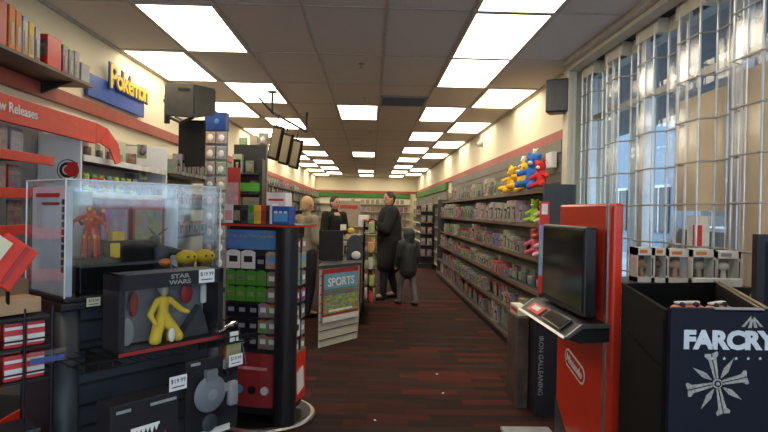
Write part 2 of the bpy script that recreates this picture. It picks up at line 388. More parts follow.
for (x, y, lab) in ((-.12, 5.55, 'small ceiling sprinkler nearest the viewer in the middle of the ceiling'), (-.1, 7.2, 'small ceiling sprinkler just before the first middle light panel'), (-.05, 10.2, 'small ceiling sprinkler beyond the first middle light panel')):
    s = thing('sprinkler', lab, 'sprinkler', (x, y, CZ - .001)); MB().lathe([(.035, 0), (.03, -.008), (.012, -.012)]).build('escutcheon', 'grey_metal', s)
    MB().bar((0, 0, -.01), (0, 0, -.04), .008).lathe([(.018, -.04), (.018, -.043)]).build('head', 'grey_metal', s)
# loudspeaker high on the right wall
sp = thing('loudspeaker', 'black box loudspeaker mounted high on the cream right wall', 'speaker', W(559, 97, X=1.82), R(-30))
MB().span((-.11, -.09, -.16), (.11, .09, .16), bev=.012).build('cabinet', 'black', sp); MB().span((-.1, -.097, -.15), (.1, -.088, .15), bev=.004).build('front_grille', 'charcoal', sp)
MB().bar((0, .08, 0), (.05, .17, .02), .015).build('bracket', 'black', sp)
sp2 = thing('ceiling_camera', 'small cream security camera high on the far right wall', 'security camera', (1.9, 9.9, 2.72))
MB().ball((0, 0, 0), .05).build('dome', 'grey', sp2); MB().bar((0, 0, .02), (.05, 0, .08), .03).build('mount', 'cream', sp2)
# ================================================================= MERCHANDISE PROTOTYPES (front faces -Y, origin at the base centre of the back)
def game_case(m_, w=.135, h=.17, d=.015):
    o = MB().span((-w / 2, -d, 0), (w / 2, 0, h), bev=.002).build('game_case', m_); return reg(tag(o, 'x', 'game'))
def game_case_near(m_, shell, h=.17):
    o = thing('game_case', 'x', 'game')
    MB().span((-.0675, -.014, 0), (.0675, 0, h), bev=.002).build('shell', shell, o); MB().span((-.062, -.0155, .004), (.062, -.0142, h - .004)).build('cover_sheet', m_, o); return reg(o)
def figure_box(m_, w=.12, h=.17, d=.1, shellm='art_pale'):
    o = thing('figure_box', 'x', 'box')
    MB().span((-w / 2, -d, 0), (w / 2, 0, h), bev=.002).build('carton', m_, o)
    MB().span((-w * .38, -d - .002, h * .16), (w * .38, -d + .002, h * .72), bev=.003).build('window', 'black_gloss', o)
    MB().ball((0, -d - .003, h * .5), w * .17, (1, .3, 1), 6).bar((0, -d - .003, h * .18), (0, -d - .003, h * .42), w * .12, 8).build('figurine', m_, o)
    return reg(o)
def blister_pack(m_, w=.14, h=.2):
    o = thing('blister_pack', 'x', 'pack')
    MB().span((-w / 2, -.004, 0), (w / 2, 0, h), bev=.0015).build('backing_card', m_, o)
    MB().span((-w * .32, -.045, h * .1), (w * .32, -.003, h * .62), bev=.012).build('bubble', 'art_brown' if m_ != 'art_brown' else 'art', o)
    return reg(o)
def plush_bear(fur, snout, s=.12):
    o = thing('plush_bear', 'x', 'plush toy')
    blob('body', [((0, 0, s * .7), s * .45, (0, 0, s * 1.35), s * .38), ((.0, -.0, s * 2.05), s * .5, (0, 0, s * 2.1), s * .5), ((s * .3, -s * .1, s * 1.4), s * .2, (s * .85, -s * .4, s * 1.05), s * .2), ((-s * .3, -s * .1, s * 1.4), s * .2, (-s * .85, -s * .4, s * 1.05), s * .2),
         ((s * .25, -s * .1, s * .5), s * .26, (s * .5, -s * .9, s * .3), s * .24), ((-s * .25, -s * .1, s * .5), s * .26, (-s * .5, -s * .9, s * .3), s * .24),
         ((s * .38, 0, s * 2.5), s * .17, (s * .42, 0, s * 2.56), s * .17), ((-s * .38, 0, s * 2.5), s * .17, (-s * .42, 0, s * 2.56), s * .17)], fur, o, vox=s * .08)
    MB().ball((0, -s * .42, s * 1.95), s * .2, (1, .8, .8), 8).build('muzzle', snout, o, smooth=True)
    for k in (-1, 1): MB().ball((k * s * .2, -s * .44, s * 2.2), s * .06, n=6).build('eye', 'black', o)
    return reg(o)
def bag_pack(m_, w=.1, h=.15):
    o = MB().span((-w / 2, -.02, 0), (w / 2, 0, h), bev=.008).build('snack_pack', m_); return reg(tag(o, 'x', 'pack'))
def book(m_): return reg(tag(MB().span((-.075, -.03, 0), (.075, 0, .22), bev=.002).build('guide_book', m_), 'x', 'book'))
P = dict(case=[game_case('art'), game_case('art_red'), game_case('art_blue'), game_case('art_green')],
         box=[figure_box('art'), figure_box('art_pale', .14, .2), figure_box('art_brown', .1, .15), figure_box('art_red', .2, .14), figure_box('art_pale', .11, .22)],
         pack=[blister_pack('art'), blister_pack('art_pale'), blister_pack('art_brown', .11, .17)], book=[book('art'), book('art_pale')],
         near=[game_case_near('art', 'art_blue'), game_case_near('art_pale', 'grey'), game_case_near('art', 'red')])
KINDLAB = dict(case='game cases', box='boxed figures', pack='blister packs', book='guide books', near='game cases')
ONELAB = dict(case='slim game case', box='window box with a figurine', pack='carded blister pack', book='paperback guide book', near='game case with printed cover')
def stock(p0, p1, z, rz, kinds, gap=.02, where='shelf', jit=.01, depth=0, skip=.04, smax=1.0):
    """stand things in a row from p0 to p1 (x, y), facing the way rz turns -Y"""
    p0, p1 = Vector(p0), Vector(p1); d = (p1 - p0); n = d.normalized(); Ln = d.length; t = .06; last = None
    while t < Ln - .06:
        if last is None or random.random() < .22: last = (k := random.choice(kinds), random.choice(P[k]))
        k, pr = last
        w = dict(case=.14, near=.14, pack=.15, book=.155).get(k) or {'figure_box': .14}.get('figure_box')
        if k == 'box': w = max(.12, (KIDS[pr.name][0].dimensions.x or .13) + .0)
        if t + w > Ln: break
        if random.random() > skip:
            q = p0 + n * (t + w / 2)
            off = Vector((math.sin(rz), -math.cos(rz))) * (random.random() * jit + depth)
            place(pr, (q.x + off.x, q.y + off.y, z), rz + random.uniform(-.06, .06), ONELAB[k] + ' on the ' + where, KINDLAB[k] + ' on the ' + where, s=random.uniform(.86 if jit < .03 else .68, 1.0) * smax)
        t += w + gap * random.uniform(.5, 1.6)

# ================================================================= RIGHT WALL SHELVES
# long run with mixed collectibles
g = thing('wall_gondola', 'long dark wall shelving full of collectibles down the right side', 'shelving', (WR, 0, 0))
MB().span((-.05, 5.62, .0), (-.0, 13.3, 2.26)).build('back_panel', 'slatwall', g)
q = MB()
for k in range(21): q.span((-.056, 5.62, .12 + k * .1), (-.049, 13.3, .128 + k * .1))
q.build('slat_grooves', 'black', g)
RS = [(1.75, .20), (1.40, .22), (1.06, .24), (.74, .27), (.42, .30), (.12, .32)]
for z, dp in RS:
    s = MB().span((-.05 - dp, 5.62, z - .02), (-.05, 13.3, z)).span((-.05 - dp, 5.335, z - .02), (-.09, 5.62, z)).build('shelf', 'charcoal', g)
    MB().span((-.06 - dp, 5.335, z - .035), (-.05 - dp, 13.3, z + .008)).build('price_rail', 'shelf_wood', s)
MB().span((-.36, 5.62, 0), (-.05, 13.3, .1)).build('kick_plate', 'black', g)
ep = MB().span((-.31, 5.3, 0), (-.005, 5.333, 1.79), bev=.003).build('end_panel', 'charcoal', g)
ep2 = MB().span((-.36, 13.3, 0), (0, 13.33, 1.8), bev=.003).build('end_panel', 'charcoal', g)
names = ['top shelf of the right wall', 'second shelf from the top of the right wall', 'third shelf from the top of the right wall', 'fourth shelf from the top of the right wall', 'fifth shelf from the top of the right wall', 'bottom shelf of the right wall']
for i, ((z, dp), nm) in enumerate(zip(RS, names)):
    y1 = 13.2
    y0 = 7.1 if i == 0 else (6.2 if i == 1 else (6.15 if i == 2 else 5.4))
    kinds = [['box', 'box', 'pack'], ['box', 'box', 'book'], ['pack', 'box'], ['box', 'pack'], ['box', 'case', 'pack'], ['book', 'case', 'box']][i]
    stock((WR - .05 - dp + .125, y0), (WR - .05 - dp + .125, y1), z, -PI / 2, kinds, .02, nm, jit=.05, skip=.02, smax=[1.35, 1.3, 1.2, 1.15, 1.1, 1.1][i])
# plush toys at the near end of the top shelf: plain bears
by = plush_bear('plush_yellow', 'plush_yellow', .125); bb = plush_bear('plush_blue', 'plush_white', .155); brd = plush_bear('plush_red', 'plush_white', .11); bw = plush_bear('plush_white', 'plush_white', .085); bm_ = plush_bear('plush_mix', 'plush_white', .075)
place(by, (1.70, 6.85, 1.752), R(-75), 'farther yellow plush bear on the top right wall shelf', s=1.0, tilt=(0, R(12)))
place(by, (1.69, 6.4, 1.752), R(-60), 'nearer yellow plush bear leaning beside the blue bear', s=1.05, tilt=(0, R(20)))
place(bb, (1.68, 5.92, 1.752), R(-50), 'big blue plush bear at the near end of the top shelf', s=.95, tilt=(0, R(8)))
place(brd, (1.70, 5.56, 1.752), R(-50), 'red plush bear at the shelf end beside the blue bear', s=1.0, tilt=(0, R(-6)))
place(bw, (1.80, 6.62, 1.98), R(-75), 'small white plush bear on top of the yellow bears', s=.9)
place(bw, (1.8, 6.15, 2.02), R(-60), 'small white plush bear behind the blue bear', s=.9)
for k, (y, z, m_, lab, s_) in enumerate(((5.95, 1.402, 'plush_green', 'lime green plush bear on the second shelf of the right wall', .085), (5.65, 1.402, 'plush_cream', 'cream plush bear beside the lime green one', .075), (5.9, 1.062, 'plush_pink', 'pink plush bear on the third shelf of the right wall', .095),
        (5.55, 1.062, 'plush_pale', 'pale rose plush bear at the near end of the third shelf', .095), (5.72, 1.25, 'plush_rust', 'rust coloured plush bear heaped above the pink one', .07))):
    c_ = dict(plush_green=(.35, .6, .05), plush_cream=(.7, .65, .45), plush_pink=(.65, .12, .2), plush_pale=(.7, .42, .42), plush_rust=(.6, .15, .05), plush_teal=(.2, .25, .08))[m_]
    mat(m_, c_, .95, scale=60, bump=.5); r = plush_bear(m_, 'plush_white', s_ * 1.15); place(r, (1.745, y, z), R(-60 + 10 * (k % 3)), lab)
# white box hung behind the plush toys
tag(MB().span((1.82, 5.68, 1.98), (1.88, 5.86, 2.14), bev=.004).build('hanging_box', 'white'), 'white boxed item hung on the slatwall behind the plush bears', 'box')
# printed strip hung at the near end of the shelves
st = thing('banner_strip', 'narrow blue and red printed strip hung at the shelf end', 'sign', (1.645, 5.3, 0))
MB().span((-.045, -.006, .75), (.045, 0, 1.62)).build('strip', 'blue_print' if 'blue_print' in MATS else art('blue_print', tint=(.1, .25, .6, .35), titl=False, scale=6), st)
MB().span((-.046, -.009, 1.40), (.046, -.005, 1.62)).build('header', 'red', st); MB().span((-.046, -.009, .75), (.046, -.005, .92)).build('footer', 'red', st)
MB().span((-.028, -.012, 1.5), (.028, -.008, 1.6)).build('badge', 'white', st)

# farther run with game cases and a green header
g = thing('wall_gondola', 'farther wall shelving of game cases with green header on the right', 'shelving', (WR, 0, 0))
MB().span((-.05, 14.2, 0), (0, 23.6, 2.05)).build('back_panel', 'slatwall', g); MB().span((-.08, 14.2, 2.07), (-.0, 23.6, 2.25)).build('header', 'header_green', g)
for z in (.15, .47, .79, 1.11, 1.43, 1.75): MB().span((-.25, 14.2, z - .015), (-.05, 23.6, z)).build('shelf', 'cream', g)
for i, z in enumerate((.15, .47, .79, 1.11, 1.43, 1.75)):
    stock((WR - .17, 14.3), (WR - .17, 23.4), z, -PI / 2, ['case'], .22, '%s shelf up of the far right wall' % ORD[i], smax=1.15)
# standing rack and dark bag stand between the two runs
st = thing('floor_display', 'dark cardboard floor display at the far end of the aisle', 'display', W(426, 268, Z=0), R(-20))
MB().span((-.2, -.12, 0), (.2, .12, .12)).span((-.19, .06, .1), (.19, .11, 1.7)).build('stand', 'black', st)
for z in (.3, .6, .9, 1.2, 1.5): MB().span((-.18, -.1, z), (.18, .06, z + .02)).build('tray', 'charcoal', st)
for i, z in enumerate((.32, .62, .92, 1.22, 1.52)):
    for x in (-.09, .09):
        pr = P['pack'][i % 3]; o = st.matrix_basis; place(pr, (o.translation + Matrix.Rotation(R(-20), 3, 'Z') @ Vector((x, -.03, 0))) + Vector((0, 0, z)), R(-20), 'blister pack on the dark display at the end of the aisle', 'packs on the dark floor display')
# back wall shelves
g = thing('back_wall_gondola', 'pale slatted shelving with green header across the back wall', 'shelving', (0, WB, 0))
MB().span((WL + .05, -.1, 0), (WR - .3, -.0, 2.05)).build('back_panel', 'cream', g); MB().span((WL + .05, -.16, 2.07), (WR - .3, -.04, 2.25)).build('header', 'header_green', g)
for z in (.2, .52, .84, 1.16, 1.48, 1.8): MB().span((WL + .05, -.34, z - .02), (WR - .3, -.1, z)).build('shelf', 'cream', g)
for i, z in enumerate((.2, .52, .84, 1.16, 1.48, 1.8)):
    stock((-.9, WB - .2), (WR - .35, WB - .2), z, 0, ['case'], .06, '%s shelf up of the back wall' % ORD[i], smax=1.15)

# ================================================================= LEFT WALL
art('art_spine', tint=(.6, .3, .1, .3), titl=False)
g = thing('wall_gondola', 'near left wall shelving with red shelf lips holding new games', 'shelving', (WL, 0, 0))
MB().span((0, -1.2, 0), (.05, 3.96, 2.1)).build('back_panel', 'grey_board' if 'grey_board' in MATS else mat('grey_board', (.2, .2, .21), .6), g)
LZ = [1.79, 1.58, 1.37, 1.16, .95, .74, .53, .3]
for z in LZ:
    s = MB().span((.05, 1.2, z - .02), (.35, 3.58, z)).build('shelf', 'charcoal', g)
    l = MB().span((.35, 1.2, z - .045), (.365, 3.6, z + .012), bev=.003).build('lip', 'red', s)
for i, z in enumerate(LZ[:6]):
    stock((WL + .26, 1.7), (WL + .26, 3.52), z, PI / 2, ['near'], .012, '%s red-lipped shelf down of the near left wall' % ORD[i])
nr = thing('header_sign', 'long red sign reading New Releases above the left wall games', 'sign', (-2.0, 0, 0))
MB().span((-.03, -1.0, 1.95), (0, 4.12, 2.1), bev=.003).build('board', 'red', nr)
text('New Releases', .078, 'white', nr, (.003, 3.18, 2.03), FX, name='lettering', off=.001)
for y in (1.2, 2.6, 4.0): MB().bar((-.3, y, 2.1), (-.02, y, 2.05), .008).build('bracket', 'grey_metal', nr)
fl = tag(MB().prism([(-2.0, 4.121, 2.1), (-1.99, 4.28, 2.08), (-1.97, 4.42, 1.98), (-1.96, 4.44, 1.84), (-1.96, 4.36, 1.82), (-1.98, 4.3, 1.93), (-2.0, 4.2, 1.96), (-2.0, 4.121, 1.95)], (-.012, 0, 0)).build('sign_flap', 'red'), 'loose curled red end flap of the sign by the white divider', 'flap')
def divider(p, lab):
    o = thing('shelf_divider', lab, 'panel', p)
    MB().span((0, -.012, 0), (.335, .012, p[2] * 0 + (2.0 if p[1] < 5 else 2.09)), bev=.003).build('panel', 'divider_white', o); return o
d1 = divider((WL, 3.99, 0), 'white divider panel with a round red and black emblem, left wall')
e = MB().bar((.25, -.018, 1.745), (.25, -.012, 1.745), .075, 32).build('emblem', 'black', d1)
MB().bar((.25, -.0205, 1.745), (.25, -.017, 1.745), .068, 32).build('ring', 'white', e); MB().bar((.25, -.0235, 1.745), (.25, -.020, 1.745), .054, 32).build('ring', 'black', e); MB().bar((.25, -.026, 1.745), (.25, -.023, 1.745), .034, 32).build('ring', 'white', e)
MB().bar((.255, -.0285, 1.745), (.255, -.0255, 1.745), .026, 32).build('ring', 'red', e); MB().span((.25, -.0265, 1.80), (.32, -.0205, 1.70)).build('stripe', 'red', e)
d2 = divider((WL, 5.64, 0), 'plain white divider panel farther along the left wall')
g = thing('wall_gondola', 'left wall bay between the two white dividers with white shelf edges', 'shelving', (WL, 0, 0))
MB().span((0, 4.02, 0), (.05, 5.62, 2.1)).build('back_panel', 'cream', g)
for z in (1.85, 1.60, 1.33, 1.05, .75):
    s = MB().span((.05, 4.02, z - .02), (.33, 5.62, z)).build('shelf', 'charcoal', g); MB().span((.33, 4.02, z - .035), (.342, 5.62, z + .01)).build('lip', 'white', s)
for i, (z, ks) in enumerate(((1.85, ['box', 'pack']), (1.60, ['box']), (1.33, ['box', 'pack']), (1.05, ['box']))):
    stock((WL + .26, 4.05), (WL + .26, 4.9 if i == 0 else 5.55), z, PI / 2, ks, .02, '%s shelf down between the white dividers' % ORD[i], smax=.82)
for i in range(9):
    c_ = [(.5, .65, .1), (.2, .5, .12), (.7, .6, .1), (.2, .45, .5)][i % 4]; nm = 'plush_g%d' % (i % 4)
    if nm not in MATS: mat(nm, c_, .95, scale=60, bump=.4)
pg = [plush_bear('plush_g%d' % i, 'plush_white', .05) for i in range(4)]
for i in range(8): place(pg[i % 4], (WL + .3 , 4.12 + i * .12, 1.601), R(80), '%s small plush bear along the second shelf between the dividers' % ORD[i], 'small plush bears between the white dividers')
# hanging pegged figures in front of the second divider
for i, (px, py) in enumerate(((120, 150), (131, 160), (142, 151), (130, 180), (143, 172), (119, 170))):
    p_ = W(px, py, Y=5.35); o = thing('pegged_figure', '%s pale grey figure pack hanging before the second white divider' % ['topmost', 'middle', 'right upper', 'lower middle', 'right lower', 'left lower'][i], 'pack', p_, R(30 + 8 * i), 'figure packs hung by the second white divider')
    MB().span((-.045, -.003, -.07), (.045, .003, .06)).build('backing_card', 'art_pale', o); MB().ball((0, -.02, .0), .03, (1, .8, 1.3), 6).ball((0, -.02, .04), .02, n=6).build('figurine', 'art_brown', o)
    MB().bar((0, .004, .05), (-.1, .12, .055), .003, 6).build('hook', 'steel_black', o)
# high shelf above the red trim
hs_ = thing('high_shelf', 'high dark shelf of boxed toys above the red band, left wall', 'shelf', (WL, 0, 0))
MB().span((0, -1.2, 2.37), (.3, 4.22, 2.39)).build('board', 'shelf_wood', hs_)
for y in (1, 2, 3, 4): MB().prism([(.04, y, 2.37), (.26, y, 2.37), (.04, y, 2.28)], (0, .02, 0)).build('bracket', 'black', hs_)
def carton(y0, y1, h, m_, lab, x0=-2.3, x1=-2.08, front=None, win=None, tilt=0):
    o = thing('toy_box', lab, 'box', ((x0 + x1) / 2, (y0 + y1) / 2, 2.391), tilt); dx, dy = (x1 - x0) / 2, (y1 - y0) / 2
    MB().span((-dx, -dy, 0), (dx, dy, h), bev=.004).build('carton', m_, o)
    if front: MB().span((-dx + .01, -dy - .002, h * .3), (dx - .01, -dy, h * .78)).build('print', front, o)
    if win: MB().span((dx - .001, -dy + .015, h * .1), (dx + .002, dy - .015, h * .62)).build('window', win, o)
    return o
art('red_print', tint=(.6, .04, .03, .35), titl=False, scale=4)
carton(2.95, 3.24, .25, 'red', 'red and white boxed toy nearest the viewer on the high shelf', front='art_pale')
for i, (c_, lab) in enumerate((('orange', 'orange boxed toy on the high shelf'), ('orange', 'second orange boxed toy on the high shelf, farther in'), ('art_blue', 'blue printed box on the high shelf'), ('yellow', 'yellow boxed toy before the red gap'), ('art', 'multicoloured boxed toy on the high shelf'))):
    carton(3.26 + i * .062, 3.26 + i * .062 + .055, .25 - .012 * i, c_, lab, win='art_pale')
carton(3.64, 3.8, .2, 'red', 'red box with a round blue print on the high shelf', front='art_blue')
for i in range(3): carton(3.82 + i * .075, 3.885 + i * .075, .185 - .01 * (i % 2), 'art_green' if i != 2 else 'art_pale', 'pale green box, %s from the red one on the high shelf' % ORD[i], win='art_pale')
carton(4.06, 4.18, .13, 'grey', 'small grey bin at the far end of the high shelf')
# sign with yellow outlined letters on the wall
pk = thing('wall_sign', 'dark blue wall sign with yellow lettering reading Pokémon', 'sign', (WL + .03, 5.05, 2.56), 0)
MB().span((0, -.41, -.16), (.02, .72, .03), bev=.005).build('board', 'blue', pk)
for i, ch in enumerate('Pokémon'):
    z = .07; s = .30 if i == 0 else .25; yl = (-.02, .105, .215, .33, .455, .585, .695)[i]
    o_ = text(ch, s, 'blue', pk, (.035, yl, z), FX, ext=.006, off=.016, name='letter_outline'); text(ch, s, 'yellow', pk, (.045, yl, z), FX, ext=.006, off=.005, name='letter')
# small dark figure ornament beside the sign
# tube television on a wall arm
tv = thing('television', 'dark grey tube television hung from a wall arm on the left', 'television', W(190, 101, Y=5.8), R(-22))
tl = Euler((R(8), R(6), 0)).to_matrix()
q = MB(); hw, hh = .19, .165
fr_ = [tl @ Vector(p) for p in ((-hw, -.16, -hh), (hw, -.16, -hh), (hw, -.16, hh), (-hw, -.16, hh))]; bk = [tl @ Vector(p) for p in ((-hw * .9, .2, -hh * .8), (hw * .9, .2, -hh * .8), (hw * .9, .2, hh * .85), (-hw * .9, .2, hh * .85))]
v_ = [q.bm.verts.new(p) for p in fr_ + bk]
for f_ in ((0, 1, 2, 3), (7, 6, 5, 4), (0, 4, 5, 1), (1, 5, 6, 2), (2, 6, 7, 3), (3, 7, 4, 0)): q.bm.faces.new([v_[i] for i in f_])
bmesh.ops.bevel(q.bm, geom=q.bm.edges[:], offset=.015, segments=2, affect='EDGES'); q.build('casing', 'tv_grey', tv)
MB().box(tl @ Vector((.06, -.163, .11)), (.14, .006, .03), tl).build('vent_slot', 'black', tv); MB().box(tl @ Vector((-.2, 0, .02)), (.01, .2, .16), tl).build('side_vent', 'charcoal', tv)
MB().path([(-.15, .02, -.06), (-.33, .06, -.05), (-.42, .1, .05)], .016).path([(0, .05, -.16), (-.18, .08, -.2), (-.38, .1, -.12)], .018).bar((-.38, .1, -.2), (-.38, .1, .1), .03).build('wall_arm', 'black', tv)
# black screen under it, facing away
bs = thing('monitor', 'black flat monitor hanging under the tube television', 'monitor', W(192, 144, Y=6.0), R(-8))
MB().span((-.145, -.02, -.24), (.145, .02, .25), bev=.008).build('casing', 'black_matte', bs); MB().bar((0, .02, .2), (-.25, .12, .3), .015).build('bracket', 'black', bs)
bl = thing('hanging_box', 'blue box hung beside the tube television under the lights', 'box', W(217, 122, Y=6.3), R(-10))
MB().span((-.125, -.05, -.1), (.125, .05, .1), bev=.006).build('carton', 'blue', bl); MB().ball((.02, -.05, 0), .03, (1, .2, 1), 8).build('badge', 'sky_blue', bl)
# shelf items beyond the second divider
g = thing('wall_gondola', 'left wall bay beyond the second white divider', 'shelving', (WL, 0, 0))
MB().span((0, 5.66, 0), (.05, 7.3, 2.1)).build('back_panel', 'cream', g)
for z in (1.84, 1.5, 1.2, .9): MB().span((.05, 5.66, z - .03), (.36, 7.3, z)).build('shelf', 'black', g)
for i, z in enumerate((1.84, 1.5, 1.2)): stock((WL + .28, 5.7), (WL + .28, 7.2), z, PI / 2, ['box'], .02, '%s shelf down beyond the second divider' % ORD[i], smax=1.05)
def rotv(x, y, a): return Vector((x * math.cos(a) - y * math.sin(a), x * math.sin(a) + y * math.cos(a)))
# ================================================================= GIFT CARD TOWER
TC = Vector((-.745, 4.10)); TA = R(-15)
tw = thing('card_tower', 'black revolving gift card tower with thick round post', 'display stand', (TC.x, TC.y, 0), TA)
MB().lathe([(.33, 0), (.34, .012), (.33, .03), (.1, .04)], n=40).build('base', 'steel_black', tw, smooth=False)
MB().lathe([(.355, .002), (.365, .012), (.355, .024)], n=40).build('base_ring', 'silver', tw)
MB().span((-.22, -.16, .06), (.22, .16, 1.38), bev=.005).build('core', 'black', tw)
MB().bar((.225, -.17, .03), (.225, -.17, 1.375), .078, 28).build('post', 'black', tw, smooth=False)
MB().bar((-.23, .17, .03), (-.23, .17, 1.375), .04, 20).build('post', 'black', tw)
art('blue_header', tint=(.05, .2, .55, .85), titl=True, scale=2)
MB().span((-.24, -.172, 1.215), (.15, -.16, 1.35), bev=.003).build('header', 'blue_header', tw)
q = MB(); q.prism([(-.25, -.165, .12), (-.12, -.19, .12), (.05, -.19, .12), (.16, -.17, .12), (.16, -.155, .12), (-.25, -.155, .12)], (0, 0, .37))
sk = q.build('skirt', 'dark_red', tw); MB().prism([(.235, -.1, .12), (.245, -.1, .12), (.245, .16, .12), (.235, .16, .12)], (0, 0, .36)).build('side_skirt', 'red', tw)
for i in range(4): MB().bar((-.2 + i * .095, -.2, .24), (-.2 + i * .095, -.18, .24), .028, 16).build('badge', ['white', 'sky_blue', 'black', 'paper'][i], sk)
MB().span((-.22, -.192, .38), (.1, -.186, .40)).build('print_line', 'pink', sk)
MB().prism([(.248, .0, .17), (.248, .12, .2), (.248, .1, .36), (.248, -.02, .33)], (.004, 0, 0)).build('print', 'paper', sk)
tray = MB().span((-.3, -.2, 1.38), (.3, .2, 1.395), bev=.003).build('tray', 'black', tw)
MB().span((-.305, -.206, 1.378), (.305, -.2, 1.39)).span((.3, -.2, 1.378), (.306, .2, 1.39)).build('rim', 'red', tray)
MB().span((-.3, .185, 1.395), (.1, .2, 1.5)).build('tray_back', 'black', tray)
def on_tower(x, y, z, rz=0): v_ = TC + rotv(x, y, TA); return (v_.x, v_.y, z), TA + rz
def card(name, m_, w=.078, h=.11, dark='black'):
    o = thing(name, 'x', 'gift card'); MB().prism([(-w / 2, 0, 0), (w / 2, 0, 0), (w / 2, 0, h * .9), (w * .2, 0, h), (-w * .2, 0, h), (-w / 2, 0, h * .9)], (0, -.004, 0)).build('card', m_, o)
    MB().span((-w * .3, -.0055, h * .35), (w * .3, -.0035, h * .68)).build('print', dark, o); return reg(o)
cw = card('gift_card', 'white', .107, .13); cg = card('gift_card', 'green', .075, .105, 'art_green'); ck = card('gift_card', 'navy', .075, .09, 'grey'); ca = card('gift_card', 'art', .07, .1, 'white'); cb = card('gift_card', 'art_pale', .085, .12, 'sky_blue'); cr_ = card('gift_card', 'art_red', .075, .1, 'white')
FR = -.168
for i, x in enumerate((-.18, -.066)): l, r = on_tower(x, FR, 1.08); place(cw, l, r, ['leftmost', 'second'][i] + ' white gift card under the blue header of the tower')
l, r = on_tower(.03, FR, 1.085); place(ck, l, r, 'black gift card right of the white ones on the tower')
l, r = on_tower(.11, FR, 1.085); place(cb, l, r, 'pale gift card nearest the post under the blue header')
for j in range(2):
    for i in range(4): l, r = on_tower(-.2 + i * .079, FR, .965 - j * .113); place(cg, l, r, 'bright green gift card, %s row, %s from the left' % (['upper', 'lower'][j], ORD[i]))
    l, r = on_tower(.115, FR, .965 - j * .113); place(ca, l, r, 'printed gift card by the post in the %s green row' % ['upper', 'lower'][j])
for j in range(3):
    for i in range(3): l, r = on_tower(-.19 + i * .085, FR, .745 - j * .11); place(ck, l, r, 'dark blue gift card in row %s below the green ones, %s from the left' % (ORD[j], ORD[i]))
    for i in range(2): l, r = on_tower(.055 + i * .07, FR, .745 - j * .11); place([ca, cr_][(i + j) % 2], l, r, 'printed gift card beside the post, %s below the green rows, %s' % (ORD[j], ['left one', 'right one'][i]))
for j in range(7):
    l, r = on_tower(.243, -.02, 1.2 - j * .122, PI / 2); place([cr_, cb, cb, cr_, ca, cw, ca][j], l, r, '%s gift card down the right side of the tower' % ORD[j])
    l, r = on_tower(.243, .09, 1.2 - j * .122, PI / 2); place([ca, cb, ca, cr_, ca, ca, cr_][j], l, r, '%s gift card down the rear column of the tower right side' % ORD[j])
# boxes in the tray on top
xs = -.27
for i, (w, h, m_, f_, lab) in enumerate(((.07, .13, 'white', 'pink', 'white and pink slim box in the tower tray'), (.06, .13, 'black', 'art_brown', 'black slim box in the tower tray by the pink one'), (.055, .13, 'charcoal', 'black', 'charcoal slim box in the middle of the tower tray'),
        (.045, .13, 'green', 'art_green', 'green slim box in the tower tray'), (.055, .13, 'yellow', 'gold', 'yellow slim box in the tower tray'), (.035, .13, 'red', 'dark_red', 'red slim box in the tower tray'), (.03, .13, 'charcoal', 'black', 'thin charcoal box right of the red one'), (.018, .14, 'white', 'paper', 'thin white box in the tower tray'), (.13, .125, 'blue', 'sky_blue', 'blue wide box with pale marks at the right of the tower tray'))):
    l, r = on_tower(xs + w / 2, -.12, 1.396); o = thing('slim_box', lab, 'box', l, r)
    MB().span((-w / 2 + .001, -.03, 0), (w / 2 - .001, .08, h), bev=.002).build('carton', m_, o); MB().span((-w * .4, -.0315, h * .15), (w * .4, -.0295, h * .7)).build('print', f_, o)
    if i == 8:
        for k in range(3): MB().span((-.045 + k * .036, -.033, .075), (-.025 + k * .036, -.031, .092)).build('mark', 'white', o)
    xs += w
l, r = on_tower(.04, .1, 1.396); o = thing('headset_box', 'white box with red writing strip on top of the card tower', 'box', l, r); MB().span((-.075, -.06, .0), (.075, .06, .225), bev=.003).build('carton', 'white', o); MB().span((-.06, -.062, .165), (.06, -.06, .18)).build('print', 'red', o)
l, r = on_tower(-.2, .12, 1.396); place(P['pack'][0], l, r, 'blister pack standing at the back left of the tower tray')

# ================================================================= CHECKOUT COUNTER
ct = thing('checkout_counter', 'long checkout counter with cream slatted angled end', 'counter', (0, 0, 0))
foot = [(-.547, 6.1), (-.137, 6.62), (-.137, 9.1), (-.54, 9.1), (-.54, 6.1)]
MB().prism([(x, y, .0) for x, y in foot], (0, 0, .86)).build('body', 'cream', ct)
MB().prism([(x, y, .86) for x, y in [(-.555, 6.07), (-.11, 6.6), (-.11, 9.13), (-.56, 9.13), (-.56, 6.07)]], (0, 0, .035)).build('worktop', 'charcoal', ct)
ua = math.atan2(.52, .41); pc = Vector((-.342 + .003, 6.36, 0))
q = MB()
for k in range(8): q.box((pc.x + .004, pc.y - .003, .08 + k * .1), (.655, .01, .006), Euler((0, 0, ua)).to_matrix())
q.build('slat_grooves', 'black', ct)
po = thing('counter_poster', 'colourful sports game poster on the angled end of the counter', 'poster', (pc.x + .012, pc.y - .009, 0), ua)
MB().span((-.3, -.006, .33), (.31, 0, .85), bev=.001).build('sheet', 'dark_red', po)
art('poster_crowd', tint=(.5, .3, .05, .3), titl=False, scale=9)
MB().span((-.285, -.009, .36), (.295, -.005, .58)).build('crowd_print', 'poster_crowd', po); MB().span((-.285, -.009, .58), (.295, -.005, .8)).build('sky_print', 'poster_sky', po)
MB().span((-.285, -.010, .56), (.295, -.0055, .63)).build('grass_print', 'art_green', po); MB().span((-.2, -.011, .375), (.2, -.0085, .4)).build('caption', 'white', po)
text('SPORTS', .13, 'white', po, (0, -.0115, .70), FNY, off=.002, sx=1.0)
MB().span((-.3, -.02, .27), (.31, -.0, .325)).build('price_strip', 'paper', po)
